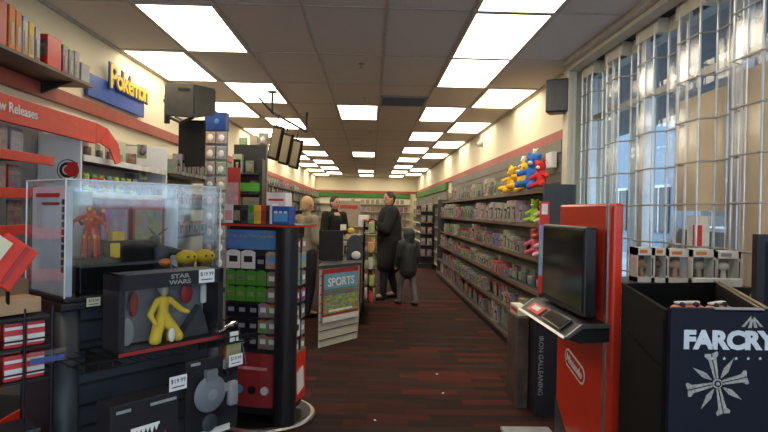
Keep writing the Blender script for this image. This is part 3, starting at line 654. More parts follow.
mo = thing('monitor', 'black computer monitor seen from behind on the counter', 'monitor', W(331, 247, Y=6.75), R(0))
zt = .895 - mo.location.z
MB().span((-.145, 0, -.16), (.145, .035, .2), bev=.008).build('casing', 'black_matte', mo); MB().span((-.07, .035, -.06), (.07, .06, .08), bev=.006).build('rear_hump', 'black', mo); MB().bar((0, .02, -.12), (0, .02, zt + .01), .02).span((-.09, -.05, zt), (.09, .09, zt + .015)).build('stand', 'black', mo)
cs = thing('counter_sign', 'dark curved sign board on the counter beside the monitor', 'sign', (-.19, 6.95, .895), R(20))
q = MB(); q.prism([(-.1 + .2 * t / 8, 0, 0 if 1 else 0) for t in (0, 8)] + [(.1 - .02 * k, 0, .24 + .07 * math.sin(PI * k / 10)) for k in range(11)], (0, .012, 0)); q.build('board', 'charcoal', cs); MB().ball((.0, -.05, .06), .05, (1.2, .6, 1), 8).build('cup', 'paper', cs); MB().ball((-.06, -.02, .36), .045, (1, .6, .8), 8).build('yellow_topper', 'yellow', cs)
# candy racks clipped on the counter front
rk = thing('candy_rack', 'wire rack of snacks clipped along the aisle side of the counter', 'rack', (-.03, 8.2, 0))
q = MB()
for z in (.28, .5, .72, .94, 1.2):
    for y in (-.75, .75): q.bar((-.07, y, z), (.12, y, z), .005, 6)
    q.bar((.12, -.75, z), (.12, .75, z), .005, 6).bar((.12, -.75, z + .06), (.12, .75, z + .06), .005, 6).span((-.07, -.75, z - .004), (.12, .75, z))
for y in (-.75, -.25, .25, .75): q.bar((-.06, y, 0), (-.06, y, 1.35), .008, 6).bar((.12, y, .28), (.12, y, .34), .005, 6)
q.build('wire_frame', 'steel_black', rk)
for nme, c_ in (('snack_orange', (.75, .3, .06)), ('snack_lime', (.45, .55, .15)), ('snack_pale', (.65, .6, .5)), ('snack_red', (.55, .06, .04))): mat(nme, c_, .4)
sn = [reg(tag(MB().span((-.05, -.03, 0), (.05, .03, .15), bev=.012).build('snack_bag', m_), 'x', 'snack')) for m_ in ('snack_orange', 'snack_lime', 'snack_pale', 'snack_red')]
for j, z in enumerate((.285, .505, .725, .945, 1.205)):
    for i in range(11): place(random.choice(sn), (-.03 + random.uniform(.03, .06), 7.5 + i * .14, z), PI / 2 + random.uniform(-.2, .2), 'snack bag in the %s tier up of the counter rack' % ORD[j], 'snack bags in the counter rack, %s tier' % ORD[j], s=random.uniform(.8, 1.05))
# goods on the counter behind
for i in range(9):
    place(P['box'][i % 5], (-.25 - .15 * (i % 2), 7.3 + i * .2, .896), R(60), 'boxed item on the far half of the counter', 'boxed items on the far half of the counter')
bd = thing('menu_board', 'pale printed board standing behind the checkout', 'board', W(349, 214, Y=12.8)); MB().span((-.26, 0, -.3), (.26, .03, .3)).build('board', 'tan', bd); MB().span((-.2, -.006, .12), (.2, 0, .2)).build('print', 'snack_red', bd); MB().span((-.03, .03, -1.4), (.03, .06, .1)).build('post', 'charcoal', bd)

# ================================================================= BEHIND THE COUNTER, LEFT WALL
tr_ = thing('wall_rack', 'tall wire rack of hanging clear packs under the blue box', 'rack', W(216, 150, Y=6.9), R(10)); tr_.location.z = 0
q = MB()
for x in (-.13, 0, .13): q.bar((x, 0, 0), (x, 0, 2.5), .006, 6)
for k in range(13): q.bar((-.13, 0, .1 + k * .2), (.13, 0, .1 + k * .2), .004, 6)
q.span((-.14, .01, .0), (.14, .02, 2.5)).build('frame', 'grey_metal', tr_)
cp = thing('clear_pack', 'x', 'pack'); MB().span((-.06, -.03, 0), (.06, 0, .16), bev=.01).build('shell', 'art_pale', cp); MB().ball((0, -.03, .07), .035, (1, .5, 1.3), 6).build('figurine', 'white', cp); reg(cp)
for j in range(9):
    for i in range(2):
        v_ = tr_.location + Matrix.Rotation(R(10), 3, 'Z') @ Vector((-.065 + i * .13, -.01, 0)); place(cp, (v_.x, v_.y, 2.28 - j * .19), R(10), 'clear pack on the tall wire rack, %s row, %s' % (ORD[j], ['left', 'right'][i]))
rp = thing('wall_banner', 'red and white printed panel beyond the tall wire rack', 'banner', W(231, 190, Y=7.6)); MB().span((-.12, 0, -.5), (.12, .02, .3)).build('sheet', 'dark_red', rp); MB().span((-.1, -.006, -.3), (.1, 0, .1)).build('print', 'art_pale', rp)
tk = thing('shelf_tower', 'black shelf tower with a bright green band behind the counter', 'shelving', W(247, 190, Y=8.0)); tk.location.z = 0
MB().span((-.23, .15, 0), (.23, .2, 2.42)).span((.19, -.1, 0), (.23, .2, 2.2)).build('frame', 'black', tk)
for z in (.4, .8, 1.2, 1.5, 1.72, 2.0): MB().span((-.22, -.1, z - .02), (.22, .16, z)).build('shelf', 'charcoal', tk)
MB().span((-.22, -.125, 1.74), (.2, -.1, 1.86)).build('green_band', 'green', tk)
for i, (x, z, m_) in enumerate(((-.12, 1.2, 'case'), (.04, 1.2, 'case'), (-.12, 1.5, 'box'), (.06, 1.5, 'box'), (-.13, 2.0, 'box'), (.02, 2.0, 'pack'), (-.1, .8, 'case'), (.07, .8, 'case'), (.09, 1.72, 'pack'))):
    place(P[m_][i % len(P[m_])], (tk.location.x + x, 8.05, z + .001), 0, '%s, %s in order on the black shelf tower' % (ONELAB[m_], ORD[i]))
for i, (x, h, m_) in enumerate(((-.1, .1, 'art_brown'), (.05, .14, 'tan'))):
    tag(MB().box((tk.location.x + x, 8.17 + .0, 2.421 + h / 2), (.11, .05, h), bev=.004).build('small_box', m_), ['brown', 'tan'][i] + ' small box on top of the black shelf tower', 'box')
for j in range(8): v_ = W(262, 195, Y=8.3); place(cp, (v_.x, 8.319, 2.45 - j * .18), 0, '%s clear pack down the strip right of the shelf tower' % ORD[j])
tag(MB().span((v_.x - .07, 8.32, 0), (v_.x + .07, 8.34, 2.62)).build('peg_strip', 'tan'), 'tan upright peg strip right of the black shelf tower', 'rack')
g = thing('wall_gondola', 'far left wall shelving of mixed goods behind the checkout', 'shelving', (WL, 0, 0))
MB().span((0, 8.4, 0), (.05, 23.4, 2.24)).build('back_panel', 'slatwall', g)
for z in (2.0, 1.74, 1.48, 1.2, .9): MB().span((.05, 8.5, z - .02), (.3, 23.4, z)).build('shelf', 'charcoal', g)
for i, z in enumerate((2.0, 1.74, 1.48, 1.2)): stock((WL + .22, 8.6), (WL + .22, 23), z, PI / 2, ['box', 'pack', 'book'], [.14, .16, .2, .5][i], '%s shelf down behind the checkout' % ORD[i], smax=1.1)
# hanging framed screens
hg = thing('screen_bracket', 'ceiling bracket carrying three framed screens over the counter', 'bracket', (0, 0, 0))
a = W(272, 118, Y=6.9); q = MB(); q.bar((a.x, a.y, CZ - .001), (a.x, a.y, 2.68), .016).span((a.x - .05, a.y - .05, CZ - .03), (a.x + .05, a.y + .05, CZ - .001)).bar((a.x - .15, a.y - .1, 2.84), (a.x + .02, a.y, 2.66), .012).bar((a.x, a.y, 2.68), (a.x + .25, a.y + 1.5, 2.66), .015).bar((a.x + .25, a.y + 1.5, 2.66), (a.x + .25, a.y + 1.5, CZ - .001), .014)
q.build('pole', 'black', hg)
for i, (px, py, Y_) in enumerate(((276, 143, 6.9), (286, 149, 7.5), (296, 154, 8.1))):
    c_ = W(px, py, Y=Y_); o = thing('hung_screen', '%s of three framed screens hanging from the ceiling over the counter' % ['nearest', 'middle', 'farthest'][i], 'screen', c_, R(-35))
    t_ = Euler((R(0), R(14), 0)).to_matrix()
    MB().box((0, 0, 0), (.17, .04, .42), t_, bev=.005).build('casing', 'steel_black', o); MB().box(t_ @ Vector((0, -.021, 0)), (.13, .006, .35), t_).build('panel', mat('screen_back', (.24, .2, .13), .35), o)
    MB().bar((0, .0, .18), (.02, .03, 2.67 - c_.z), .008).build('hanger', 'black', o)

# ================================================================= PEOPLE
mat('coat', (.007, .007, .009), .85, scale=40, bump=.2); mat('jeans', (.02, .022, .03), .8); mat('hair_dark', (.04, .025, .018), .7, scale=60, bump=.4); mat('hair_blonde', (.62, .42, .2), .7, scale=60, bump=.4)
mat('jacket', (.022, .028, .028), .7, scale=25, bump=.5); mat('grey_pants', (.16, .16, .17), .8); mat('shoe', (.02, .02, .02), .5); mat('lip', (.4, .12, .1), .5); mat('tan_top', (.3, .25, .18), .9)
def person(label, loc, rz, h, coat, pants, hair, larm, rarm, stride=(0, 0), hem=.62, lean=0, puffy=1.0, longhair=False, hood=None, headturn=0):
    s = h / 1.75; o = thing('person', label, 'person', loc, rz); V = lambda x, y, z: Vector((x * s, y * s, z * s))
    sh, hp = .185, .1; ls, rs = stride
    knee = {1: V(.11, -ls * .55 - .02, .5), -1: V(-.11, -rs * .55 - .02, .5)}; ank = {1: V(.11, -ls + .04, .08), -1: V(-.11, -rs + .04, .08)}
    sho = {1: V(sh, -lean, 1.42), -1: V(-sh, -lean, 1.42)}; elb = {1: V(*larm[0]), -1: V(*rarm[0])}; hnd = {1: V(*larm[1]), -1: V(*rarm[1])}
    L_ = [(V(0, 0, .95), .13 * s, V(0, -lean * .6, 1.2), .125 * s), (V(0, -lean * .6, 1.2), .125 * s, V(0, -lean, 1.38), .12 * s), (V(-.12, -lean, 1.4), .075 * s, V(.12, -lean, 1.4), .075 * s), (V(0, -lean, 1.42), .055 * s, V(0, -lean - .01, 1.56), .05 * s)]
    fing = []
    for k in (1, -1):
        L_ += [(V(k * hp, 0, .92), .095 * s, knee[k], .06 * s), (knee[k], .058 * s, ank[k], .04 * s), (ank[k], .04 * s, ank[k] + V(0, -.15, -.035), .035 * s),
               (sho[k], .055 * s, elb[k], .042 * s), (elb[k], .04 * s, hnd[k], .027 * s)]
        d = (hnd[k] - elb[k]).normalized(); sd = d.cross(Vector((0, 0, 1))).normalized() if abs(d.z) < .95 else Vector((0, 1, 0)); dn = d.cross(sd).normalized()
        pm = hnd[k] + d * .05 * s; L_ += [(hnd[k], .026 * s, pm, .03 * s), (hnd[k] + sd * .02 * s, .016 * s, pm + sd * .025 * s, .016 * s), (hnd[k] - sd * .02 * s, .016 * s, pm - sd * .025 * s, .016 * s)]
        for i, ln in enumerate((.07, .08, .075, .06)):
            b0 = pm + sd * (i - 1.5) * .019 * s; b1 = b0 + (d + dn * .25) * ln * .55 * s; b2 = b1 + (d * .6 + dn * .8) * ln * .5 * s
            L_ += [(b0, .0095 * s, b1, .009 * s), (b1, .009 * s, b2, .008 * s)]
        t0 = hnd[k] + d * .01 * s + sd * .03 * s; L_ += [(t0, .012 * s, t0 + (sd * .6 + d * .8) * .035 * s, .011 * s), (t0 + (sd * .6 + d * .8) * .035 * s, .011 * s, t0 + (sd * .5 + d * 1.6) * .035 * s, .009 * s)]
    hc = V(0, -lean - .02, 1.64); T = Matrix.Rotation(headturn, 3, 'Z'); hd = lambda x, y, z: hc + T @ V(x, y, z)
    balls = [(hc, (.076 * s, .092 * s, .112 * s)), (hd(0, -.03, -.055), (.052 * s, .055 * s, .055 * s)), (hd(.077, .01, -.005), (.014 * s, .02 * s, .03 * s)), (hd(-.077, .01, -.005), (.014 * s, .02 * s, .03 * s)), (hd(0, -.098, -.015), (.014 * s, .02 * s, .024 * s))]
    blob('body', L_, 'skin', o, vox=.0085 * s, balls=balls, smooth=2)
    for k in (1, -1): MB().ball(hd(k * .03, -.084, .012), .012 * s, n=6).build('eye', 'black', o)
    MB().ball(hd(0, -.085, -.06), .02 * s, (1, .4, .3), 6).build('mouth', 'lip', o)
    hb = [(hd(0, .018, .028), (.086 * s, .094 * s, .1 * s))]
    hl = [(hd(0, .05, .03), .075 * s, hd(0, .06, -.04), .06 * s)]
    if longhair: hl = [(hd(.04, .05, .03), .075 * s, hd(.05, .07, -.16), .06 * s), (hd(-.04, .05, .03), .075 * s, hd(-.05, .07, -.16), .06 * s)]
    blob('hair', hl, hair, o, vox=.012 * s, balls=[(c_, r_) for c_, r_ in hb])
    C_ = [(V(0, 0, hem + .1), .155 * s * puffy, V(0, -lean * .5, 1.15), .15 * s * puffy), (V(0, -lean * .5, 1.15), .15 * s * puffy, V(0, -lean, 1.34), .14 * s * puffy), (V(-.13, -lean, 1.4), .09 * s * puffy, V(.13, -lean, 1.4), .09 * s * puffy), (V(0, -lean, 1.45), .078 * s, V(0, -lean, 1.5), .07 * s)]
    for k in (1, -1): C_ += [(sho[k], .078 * s * puffy, elb[k], .062 * s * puffy), (elb[k], .062 * s * puffy, elb[k] + (hnd[k] - elb[k]) * .9, .046 * s * puffy), (V(k * .07, 0, hem + .07), .12 * s, V(k * .05, 0, 1.0), .13 * s)]
    if hem < .7:
        for k in (1, -1): C_ += [(V(k * .08, 0, .95), .15 * s, knee[k] + V(0, 0, .06), .125 * s)]
    if hood: C_ += [(V(0, -lean + .05, 1.52), .12 * s, V(0, -lean + .035, 1.67), .145 * s)]
    blob('coat' if hem < .8 else 'shirt', C_, coat, o, vox=.014 * s)
    Tr = [(V(0, 0, .95), .14 * s, V(0, 0, .9), .14 * s)]
    for k in (1, -1): Tr += [(V(k * hp, 0, .92), .112 * s, knee[k], .078 * s), (knee[k], .078 * s, ank[k] + V(0, 0, .02), .058 * s)]
    blob('trousers', Tr, pants, o, vox=.014 * s)
    for k in (1, -1): blob('shoe', [(ank[k] + V(0, .02, -.03), .048 * s, ank[k] + V(0, -.16, -.042), .038 * s)], 'shoe', o, vox=.01 * s)
    return o
mp_ = W(388, 299, Z=0)
person('man in a long black coat standing at the counter, arms raised to his chest', (mp_.x, mp_.y, 0), R(-75), 1.83, 'coat', 'jeans', 'hair_dark', ((.24, -.12, 1.14), (.1, -.36, 1.27)), ((-.24, -.1, 1.14), (-.08, -.38, 1.2)), stride=(.16, -.12), hem=.5, puffy=1.35, headturn=R(20))
cpz = W(407, 305, Z=0)
person('child in a dark puffy jacket and grey trousers walking behind the man', (cpz.x, cpz.y, 0), R(-150), 1.2, 'jacket', 'grey_pants', 'hair_dark', ((.23, -.02, 1.15), (.24, -.12, .95)), ((-.23, .05, 1.15), (-.24, .0, .95)), stride=(.2, -.16), hem=.72, puffy=1.4, hood=True)
person('blonde person in a tan top standing behind the gift card tower', (-.90, 7.9, 0), R(130), 1.68, 'tan_top', 'jeans', 'hair_blonde', ((.24, .0, 1.12), (.2, -.22, 1.0)), ((-.24, .0, 1.12), (-.2, -.22, 1.0)), hem=.85, longhair=False, headturn=R(10))
person('person in a black shirt working behind the counter, looking down', (-.68, 9.95, 0), R(40), 1.74, 'coat', 'jeans', 'hair_dark', ((.25, -.08, 1.12), (.12, -.3, 1.08)), ((-.25, -.08, 1.12), (-.1, -.3, 1.08)), hem=.85, lean=.06)
ph = tag(MB().span((-.52, 9.66, 1.16), (-.42, 9.68, 1.26), bev=.003).build('receipt', 'paper'), 'small pale card held by the person in the black shirt', 'card')
bagp = thing('shopping_bag', 'small pale bag the man holds against his chest', 'bag', (mp_.x - .44, mp_.y - .1, 1.23)); MB().span((-.09, -.05, 0), (.09, .05, .2), bev=.015).build('bag', 'paper', bagp)
# ================================================================= NEAR LEFT DISPLAY (turned 50 degrees)
TH = R(50); NC = Vector((-1.11, 2.07)); uu = Vector((math.cos(TH), math.sin(TH))); vv = Vector((-math.sin(TH), math.cos(TH)))
def LP(s, t, z): p_ = NC + uu * s + vv * t; return (p_.x, p_.y, z)
g = thing('display_gondola', 'black slatwall display stand under the clear case', 'display stand', LP(0, 0, 0), TH)
MB().span((0, .02, .0), (.66, .36, 1.115), bev=.004).build('core', 'slat_black', g)
q = MB()
for k in range(13): q.span((.05, .012, .1 + k * .08), (.64, .021, .11 + k * .08))
q.build('slat_grooves', 'black', g)
MB().bar((.02, .03, 0), (.02, .03, 1.11), .045, 24).build('post', 'slat_black', g, smooth=True); MB().bar((.645, .03, 0), (.645, .03, 1.11), .03, 20).build('post', 'slat_black', g, smooth=True)
MB().span((-.02, -.02, 1.115), (.68, .39, 1.14), bev=.004).build('top', 'black', g)
MB().span((-.03, -.03, 0), (.69, .4, .08), bev=.004).build('plinth', 'black', g)
cs = thing('display_case', 'clear acrylic display case full of figures on the black stand', 'display case', LP(0, 0, 1.1405), TH)
MB().span((0, 0, 0), (.66, .37, .018), bev=.003).build('base', 'black', cs)
q = MB(); t = .005; hgt = .45
q.span((0, 0, .018), (.66, t, hgt)).span((0, .37 - t, .018), (.66, .37, hgt)).span((0, t, .018), (t, .37 - t, hgt)).span((.66 - t, t, .018), (.66, .37 - t, hgt)); q.build('walls', 'acrylic', cs)
mat('acrylic_edge', (.62, .66, .7), .15, var=.03)
MB().span((-.002, -.002, hgt), (.662, .372, hgt + .006)).build('lid', 'acrylic', cs)
q = MB()
for x in (0, .66):
    for y in (0, .37): q.bar((x, y, .018), (x, y, hgt + .005), .003, 6)
q.path([(0, 0, hgt + .004), (.66, 0, hgt + .004), (.66, .37, hgt + .004), (0, .37, hgt + .004), (0, 0, hgt + .004)], .0035, 6); q.build('edges', 'acrylic_edge', cs)
ZB = 1.1595
def cbox(s0, s1, t0, t1, h, m_, lab, front=None, name='boxed_figure', z=ZB, win=None, f2=None):
    o = thing(name, lab, 'box', LP((s0 + s1) / 2, (t0 + t1) / 2, z), TH); hw_, hd_ = (s1 - s0) / 2, (t1 - t0) / 2
    MB().span((-hw_, -hd_, 0), (hw_, hd_, h), bev=.003).build('carton', m_, o)
    if front: MB().span((-hw_ * .86, -hd_ - .0015, h * .12), (hw_ * .86, -hd_, h * .88)).build('print', front, o)
    return o
mat('box_white', (.72, .76, .8), .35); art('art_reflection', tint=(.65, .75, .85, .7), titl=False, scale=2.5); art('art_purple', tint=(.35, .1, .2, .5), titl=False); mat('box_purple', (.25, .05, .11), .5)  # the pale blue print paints the snowy outdoor reflection onto two boxes
# frosted tall package at the left end with vertical print
o = cbox(.01, .035, .02, .34, .41, 'box_white', 'tall frosted white package at the left end of the clear case')
q = MB()
for k in range(10): q.span((-.0145, -.145, .09 + k * .028), (-.0125, -.125, .11 + k * .028))
q.build('print_marks', 'black', o); MB().span((-.0145, -.1, .37), (-.0125, .12, .385)).span((-.0145, -.1, .34), (-.0125, .06, .35)).build('print_line', 'dark_red', o)
cbox(.06, .22, .28, .35, .40, 'art_reflection', 'tall box painted with a snowy blue reflection, back left in the case')
o = cbox(.05, .10, .18, .22, .15, 'box_white', 'low white box with dark red bars behind the red figure'); MB().span((-.02, -.022, .0), (-.008, -.02, .15)).span((.008, -.022, 0), (.02, -.02, .15)).build('stripe', 'dark_red', o)
cbox(.23, .36, .24, .34, .37, 'box_purple', 'purple and pink window box at the back of the case', 'art_purple'); MB
cbox(.38, .53, .25, .35, .37, 'dark_red', 'dark maroon window box at the back right of the case', 'art_brown')
cbox(.55, .62, .28, .35, .38, 'art_reflection', 'narrow box painted with a pale blue reflection, far right in the case')
o = cbox(.2, .40, .10, .2, .2, 'black_gloss', 'low black glossy box in the middle of the case'); MB().span((-.09, -.052, .13), (-.05, -.05, .19)).build('badge', 'yellow', o); MB().span((-.08, -.05, .2), (-.03, -.01, .235)).build('topper', 'gold', o)
def toy(label, loc, rz, s, m1, m2, arms, parts='armour', hd=None):
    o = thing('action_figure', label, 'figure', loc, rz); V = lambda x, y, z: Vector((x * s, y * s, z * s))
    L_ = [(V(0, 0, 1.0), .13 * s, V(0, 0, 1.4), .19 * s), (V(0, 0, 1.45), .07 * s, V(0, 0, 1.6), .06 * s), (V(0, 0, 1.68), .11 * s, V(0, -.02, 1.72), .105 * s)]
    for k, (e_, h_) in zip((1, -1), arms):
        L_ += [(V(k * .22, 0, 1.42), .075 * s, V(*e_), .06 * s), (V(*e_), .055 * s, V(*h_), .05 * s), (V(k * .1, 0, .98), .1 * s, V(k * .17, -.05, .5), .075 * s), (V(k * .17, -.05, .5), .075 * s, V(k * .2, 0, .05), .06 * s), (V(k * .2, 0, .05), .05 * s, V(k * .21, -.14, .04), .05 * s)]
    blob('body', L_, m1, o, vox=.028 * s, smooth=1)
    q = MB(); q.ball(V(0, -.12, 1.36), .1 * s, (1.3, .6, 1), 6).ball(V(.17, -.07, .72), .07 * s, (1, .8, 1.4), 6).ball(V(-.17, -.07, .72), .07 * s, (1, .8, 1.4), 6).ball(V(0, -.1, 1.7), .07 * s, (1, .5, 1), 6).ball(V(0, -.09, 1.05), .08 * s, (1.2, .5, .6), 6); q.build(parts, m2, o)
    for k, (e_, h_) in zip((1, -1), arms): MB().ball(V(*h_), .075 * s, n=6).build('glove', m2, o)
    return o
mat('toy_red', (.6, .05, .02), .3); mat('toy_dark', (.05, .055, .06), .4)
toy('red and gold armoured action figure with raised arms at the left front', LP(.12, .08, 1.1595 + .14), R(20), .11, 'toy_red', 'gold', (((.5, -.1, 1.3), (.45, -.3, 1.65)), ((-.5, -.1, 1.25), (-.55, -.25, .9))))
toy('orange and dark red action figure just behind the gold one', LP(.17, .16, 1.1595 + .14), R(40), .10, 'toy_red', 'orange', (((.45, -.1, 1.2), (.4, -.3, 1.0)), ((-.45, -.1, 1.25), (-.6, -.2, 1.5))))
tag(cbox(.07, .2, .04, .17, .14, 'black_gloss', 'dark plinth box under the red figures in the case', name='plinth_box'), cat='box')
# dark dragon like monster statue (generic)
dg = thing('monster_statue', 'dark scaly monster statue with orange base at the right front', 'statue', LP(.45, .14, ZB), R(10))
blob('body', [((0, 0, .07), .04, (0, 0, .13), .045), ((0, 0, .13), .045, (-.03, -.01, .18), .03), ((-.03, -.01, .18), .028, (-.01, -.05, .2), .022), ((.03, 0, .15), .02, (.09, -.02, .14), .015), ((.09, -.02, .14), .014, (.12, -.04, .11), .01), ((-.03, 0, .14), .02, (-.08, -.02, .1), .015), ((.02, 0, .07), .03, (.04, -.02, .02), .022), ((-.02, 0, .07), .03, (-.04, -.02, .02), .022), ((.02, .02, .08), .02, (.1, .05, .04), .008)], 'toy_dark', dg, vox=.006)
q = MB()
for k in range(7): q.bar((.0 - .006 * k, .025, .07 + k * .018), (.01 - .006 * k, .05, .085 + k * .018), .008, 6, .001)
q.bar((-.02, -.02, .22), (-.05, .0, .25), .006, 6, .001).bar((0, -.02, .22), (.03, .01, .25), .006, 6, .001); q.build('spikes', 'charcoal', dg)
blob('rock_base', [((-.04, 0, .015), .02, (.05, 0, .012), .02), ((0, -.03, .015), .02, (.01, .02, .03), .025)], 'orange', dg, vox=.006); MB().ball((.03, -.05, .1), .022, (1.2, 1, .8), 8).build('flame', 'orange', dg); MB().ball((.04, -.03, .03), .02, n=8).build('stone', 'skin', dg)
for i, s_ in enumerate((.525, .615)):
    o = thing('yellow_toy', '%s of two round yellow toys at the right end of the case' % ['left', 'right'][i], 'toy', LP(s_, .052, ZB), TH); MB().ball((0, 0, .12), .046, (1.05, .9, .7), 10).build('head', 'yellow', o, smooth=True); MB().span((-.03, -.02, 0), (.03, .02, .1), bev=.008).build('base', 'brown', o)
    for k in (-1, 1): MB().ball((k * .015 + .0, -.038, .125), .006, n=6).build('eye', 'brown', o)
# price tag on the case plinth
def pricetag(loc, rz, lab, w=.055, h=.035, m_='price', txt='$19.99', tilt=0, pn='price_tag'):
    o = thing(pn, lab, 'price tag', loc, rz); MB().span((-w / 2, -.0015, 0), (w / 2, 0, h)).build('card', m_, o)
    text(txt, h * .42, 'black', o, (0, -.002, h * .66), FNY, ext=.0004); MB().span((-w * .35, -.0022, h * .2), (w * .35, -.0015, h * .28)).build('bar_print', 'charcoal', o); return o
pricetag(LP(.09, -.03, 1.125), TH, 'cream price tag on the front edge of the display stand', .05, .032, mat('tag_cream', (.7, .68, .5), .6))
# boxed figure on the wire shelf
def frontp(s, t, z): return LP(s, -t, z)
SH = .965
ws = thing('wire_shelf', 'black wire shelf hooked on the display stand carrying the boxed figure', 'shelf', LP(0, 0, SH), TH)
q = MB()
for k in range(16): q.bar((-.06 + k * .045, .01, -.003), (-.06 + k * .045, -.31, -.003), .0022, 6)
for y in (.01, -.1, -.2, -.31): q.bar((-.07, y, -.006), (.63, y, -.006), .003, 6)
q.bar((-.07, -.31, .02), (.63, -.31, .02), .003, 6)
for k in range(16): q.bar((-.06 + k * .045, -.31, -.004), (-.06 + k * .045, -.31, .02), .002, 6)
q.build('wires', 'steel_black', ws); MB().prism([(.08, .01, -.008), (.08, -.28, -.008), (.08, .01, -.1)], (.004, 0, 0)).build('bracket', 'black', ws); MB().prism([(.56, .01, -.008), (.56, -.28, -.008), (.56, .01, -.1)], (.004, 0, 0)).build('bracket', 'black', ws)
bx = thing('boxed_figure', 'black window box marked STAR WARS with a yellow robed figure inside', 'box', frontp(.085, .235, SH), TH)
BW, BD, BH = .43, .12, .29; fw = .022
q = MB(); q.span((0, 0, 0), (BW, BD, .02)).span((0, 0, BH - .055), (BW, BD, BH)).span((0, 0, 0), (fw, BD, BH)).span((BW - fw, 0, 0), (BW, BD, BH)).span((0, BD - .006, 0), (BW, BD, BH)); q.build('carton', mat('box_black', (.02, .019, .024), .5, spec=.3), bx)
MB().span((.02, .001, .02), (BW - .02, .003, BH - .055)).build('window', 'window_film', bx); MB().span((.022, BD - .012, .02), (BW - .022, BD - .007, BH - .055)).build('backing', mat('box_grey', (.2, .2, .22), .4), bx)
MB().span((0, -.001, 0), (BW, .0, .016)).build('bottom_strip', 'dark_red', bx)
text('STAR', .022, 'grey', bx, (.235, -.001, BH - .018), FNY, ext=.0006, off=.0006, sx=1.5); text('WARS', .022, 'grey', bx, (.235, -.001, BH - .04), FNY, ext=.0006, off=.0006, sx=1.5)
V = Vector
rb = blob('robed_figure', [((.2, .06, .11), .022, (.2, .06, .175), .021), ((.175, .055, .178), .013, (.14, .045, .13), .012), ((.14, .045, .13), .011, (.15, .02, .095), .009), ((.225, .055, .178), .013, (.268, .045, .135), .012), ((.268, .045, .135), .011, (.29, .03, .125), .009), ((.192, .06, .11), .024, (.155, .035, .035), .022), ((.208, .06, .11), .024, (.25, .035, .035), .022), ((.175, .055, .07), .016, (.17, .05, .03), .02), ((.23, .05, .07), .016, (.23, .05, .03), .02)], mat('toy_yellow', (.72, .5, .04), .6), bx, vox=.005)
MB().ball((.202, .055, .217), .02, (.9, 1, 1.15), 8).build('head', 'tan', rb); MB().ball((.202, .062, .222), .022, (1, 1, 1.1), 8).build('hair', 'grey', rb); MB().ball((.21, .01, .05), .018, (.8, .3, 1.5), 8).build('white_piece', 'white', rb)
MB().prism([(.27, .05, .02), (.4, .05, .02), (.38, .05, .09), (.36, .05, .14), (.3, .05, .06)], (0, .04, 0)).build('grey_shape', 'charcoal', bx)
MB().ball((.07, .08, .07), .035, (.8, .3, 1.5), 10).build('oval_piece', 'grey', bx); MB().ball((.1, .09, .17), .03, (.6, .3, 1.6), 8).build('red_piece', 'dark_red', bx); MB().ball((.32, .09, .19), .035, (.8, .3, 1.2), 8).build('red_piece', 'dark_red', bx); MB().span((.385, .08, .14), (.41, .1, .22), bev=.008).build('white_piece', 'paper', bx)
v_ = LP(.085 + .35, -.237, SH + BH - .052); pricetag(v_, TH, 'white $19.99 price sticker on the corner of the STAR WARS box', .07, .052)
# lower goods
lb = thing('boxed_figure', 'black box with jagged red and white art below the wire shelf, left', 'box', frontp(.02, .32, .5), TH)
MB().span((0, 0, 0), (.25, .1, .33), bev=.003).build('carton', 'box_black', lb); q = MB()
for k in range(6): q.prism([(.075 + k * .016, -.003, .23), (.091 + k * .016, -.003, .23), (.083 + k * .016, -.003, .2 + .01 * (k % 2))], (0, .002, 0))
q.span((.07, -.003, .23), (.175, -.001, .238)); q.build('white_print', 'white', lb)
MB().prism([(.03, -.0025, .03), (.22, -.0025, .03), (.2, -.0025, .2), (.15, -.0025, .15), (.12, -.0025, .19), (.09, -.0025, .14), (.05, -.0025, .2)], (0, .002, 0)).build('red_print', 'dark_red', lb)
MB().span((.02, -.002, .3), (.07, 0, .31)).build('caption', 'grey', lb); MB().span((.14, -.002, .3), (.24, 0, .31)).build('caption', 'grey', lb)
pricetag(LP(.02 + .24, -.33, .835), TH, 'white price tag hooked above the left lower box', .07, .052)
rbx = thing('blister_pack', 'black card pack with a round grey spacecraft toy below the wire shelf', 'pack', frontp(.33, .27, .60), TH)
MB().span((0, 0, 0), (.24, .012, .31), bev=.004).build('backing_card', 'box_black', rbx)
MB().ball((.1, -.012, .17), .072, (1, .22, 1), 14).box((.1, -.015, .245), (.05, .02, .04)).build('toy_disc', mat('toy_grey', (.2, .22, .25), .5), rbx); MB().bar((.1, -.03, .17), (.1, -.02, .17), .022, 16).bar((.165, -.02, .18), (.165, .0, .18), .018, 12).build('disc_detail', 'grey', rbx)
MB().span((.18, -.03, .1), (.225, 0, .2), bev=.012).build('small_toy', 'grey', rbx); MB().ball((.1, -.01, .055), .035, (1, .3, 1), 10).build('round_toy', 'charcoal', rbx); MB().span((.01, -.004, .0), (.2, 0, .025)).build('caption_strip', 'paper', rbx); MB().span((.02, -.003, .29), (.06, 0, .3)).build('caption', 'grey', rbx)
MB().span((.004, -.045, .03), (.236, -.043, .28)).build('bubble', 'window_film', rbx)
pricetag(LP(.33 + .19, -.32, .87), TH, 'white price tag on the hook above the grey spacecraft pack', .065, .045)
hp_ = thing('hanging_pack', 'clear plastic pack hanging by the right end of the display stand', 'pack', W(231, 348, Y=2.3), R(50)); MB().box((0, 0, 0), (.1, .035, .2), Euler((0, R(-14), 0)).to_matrix(), bev=.008).build('shell', 'blister', hp_)
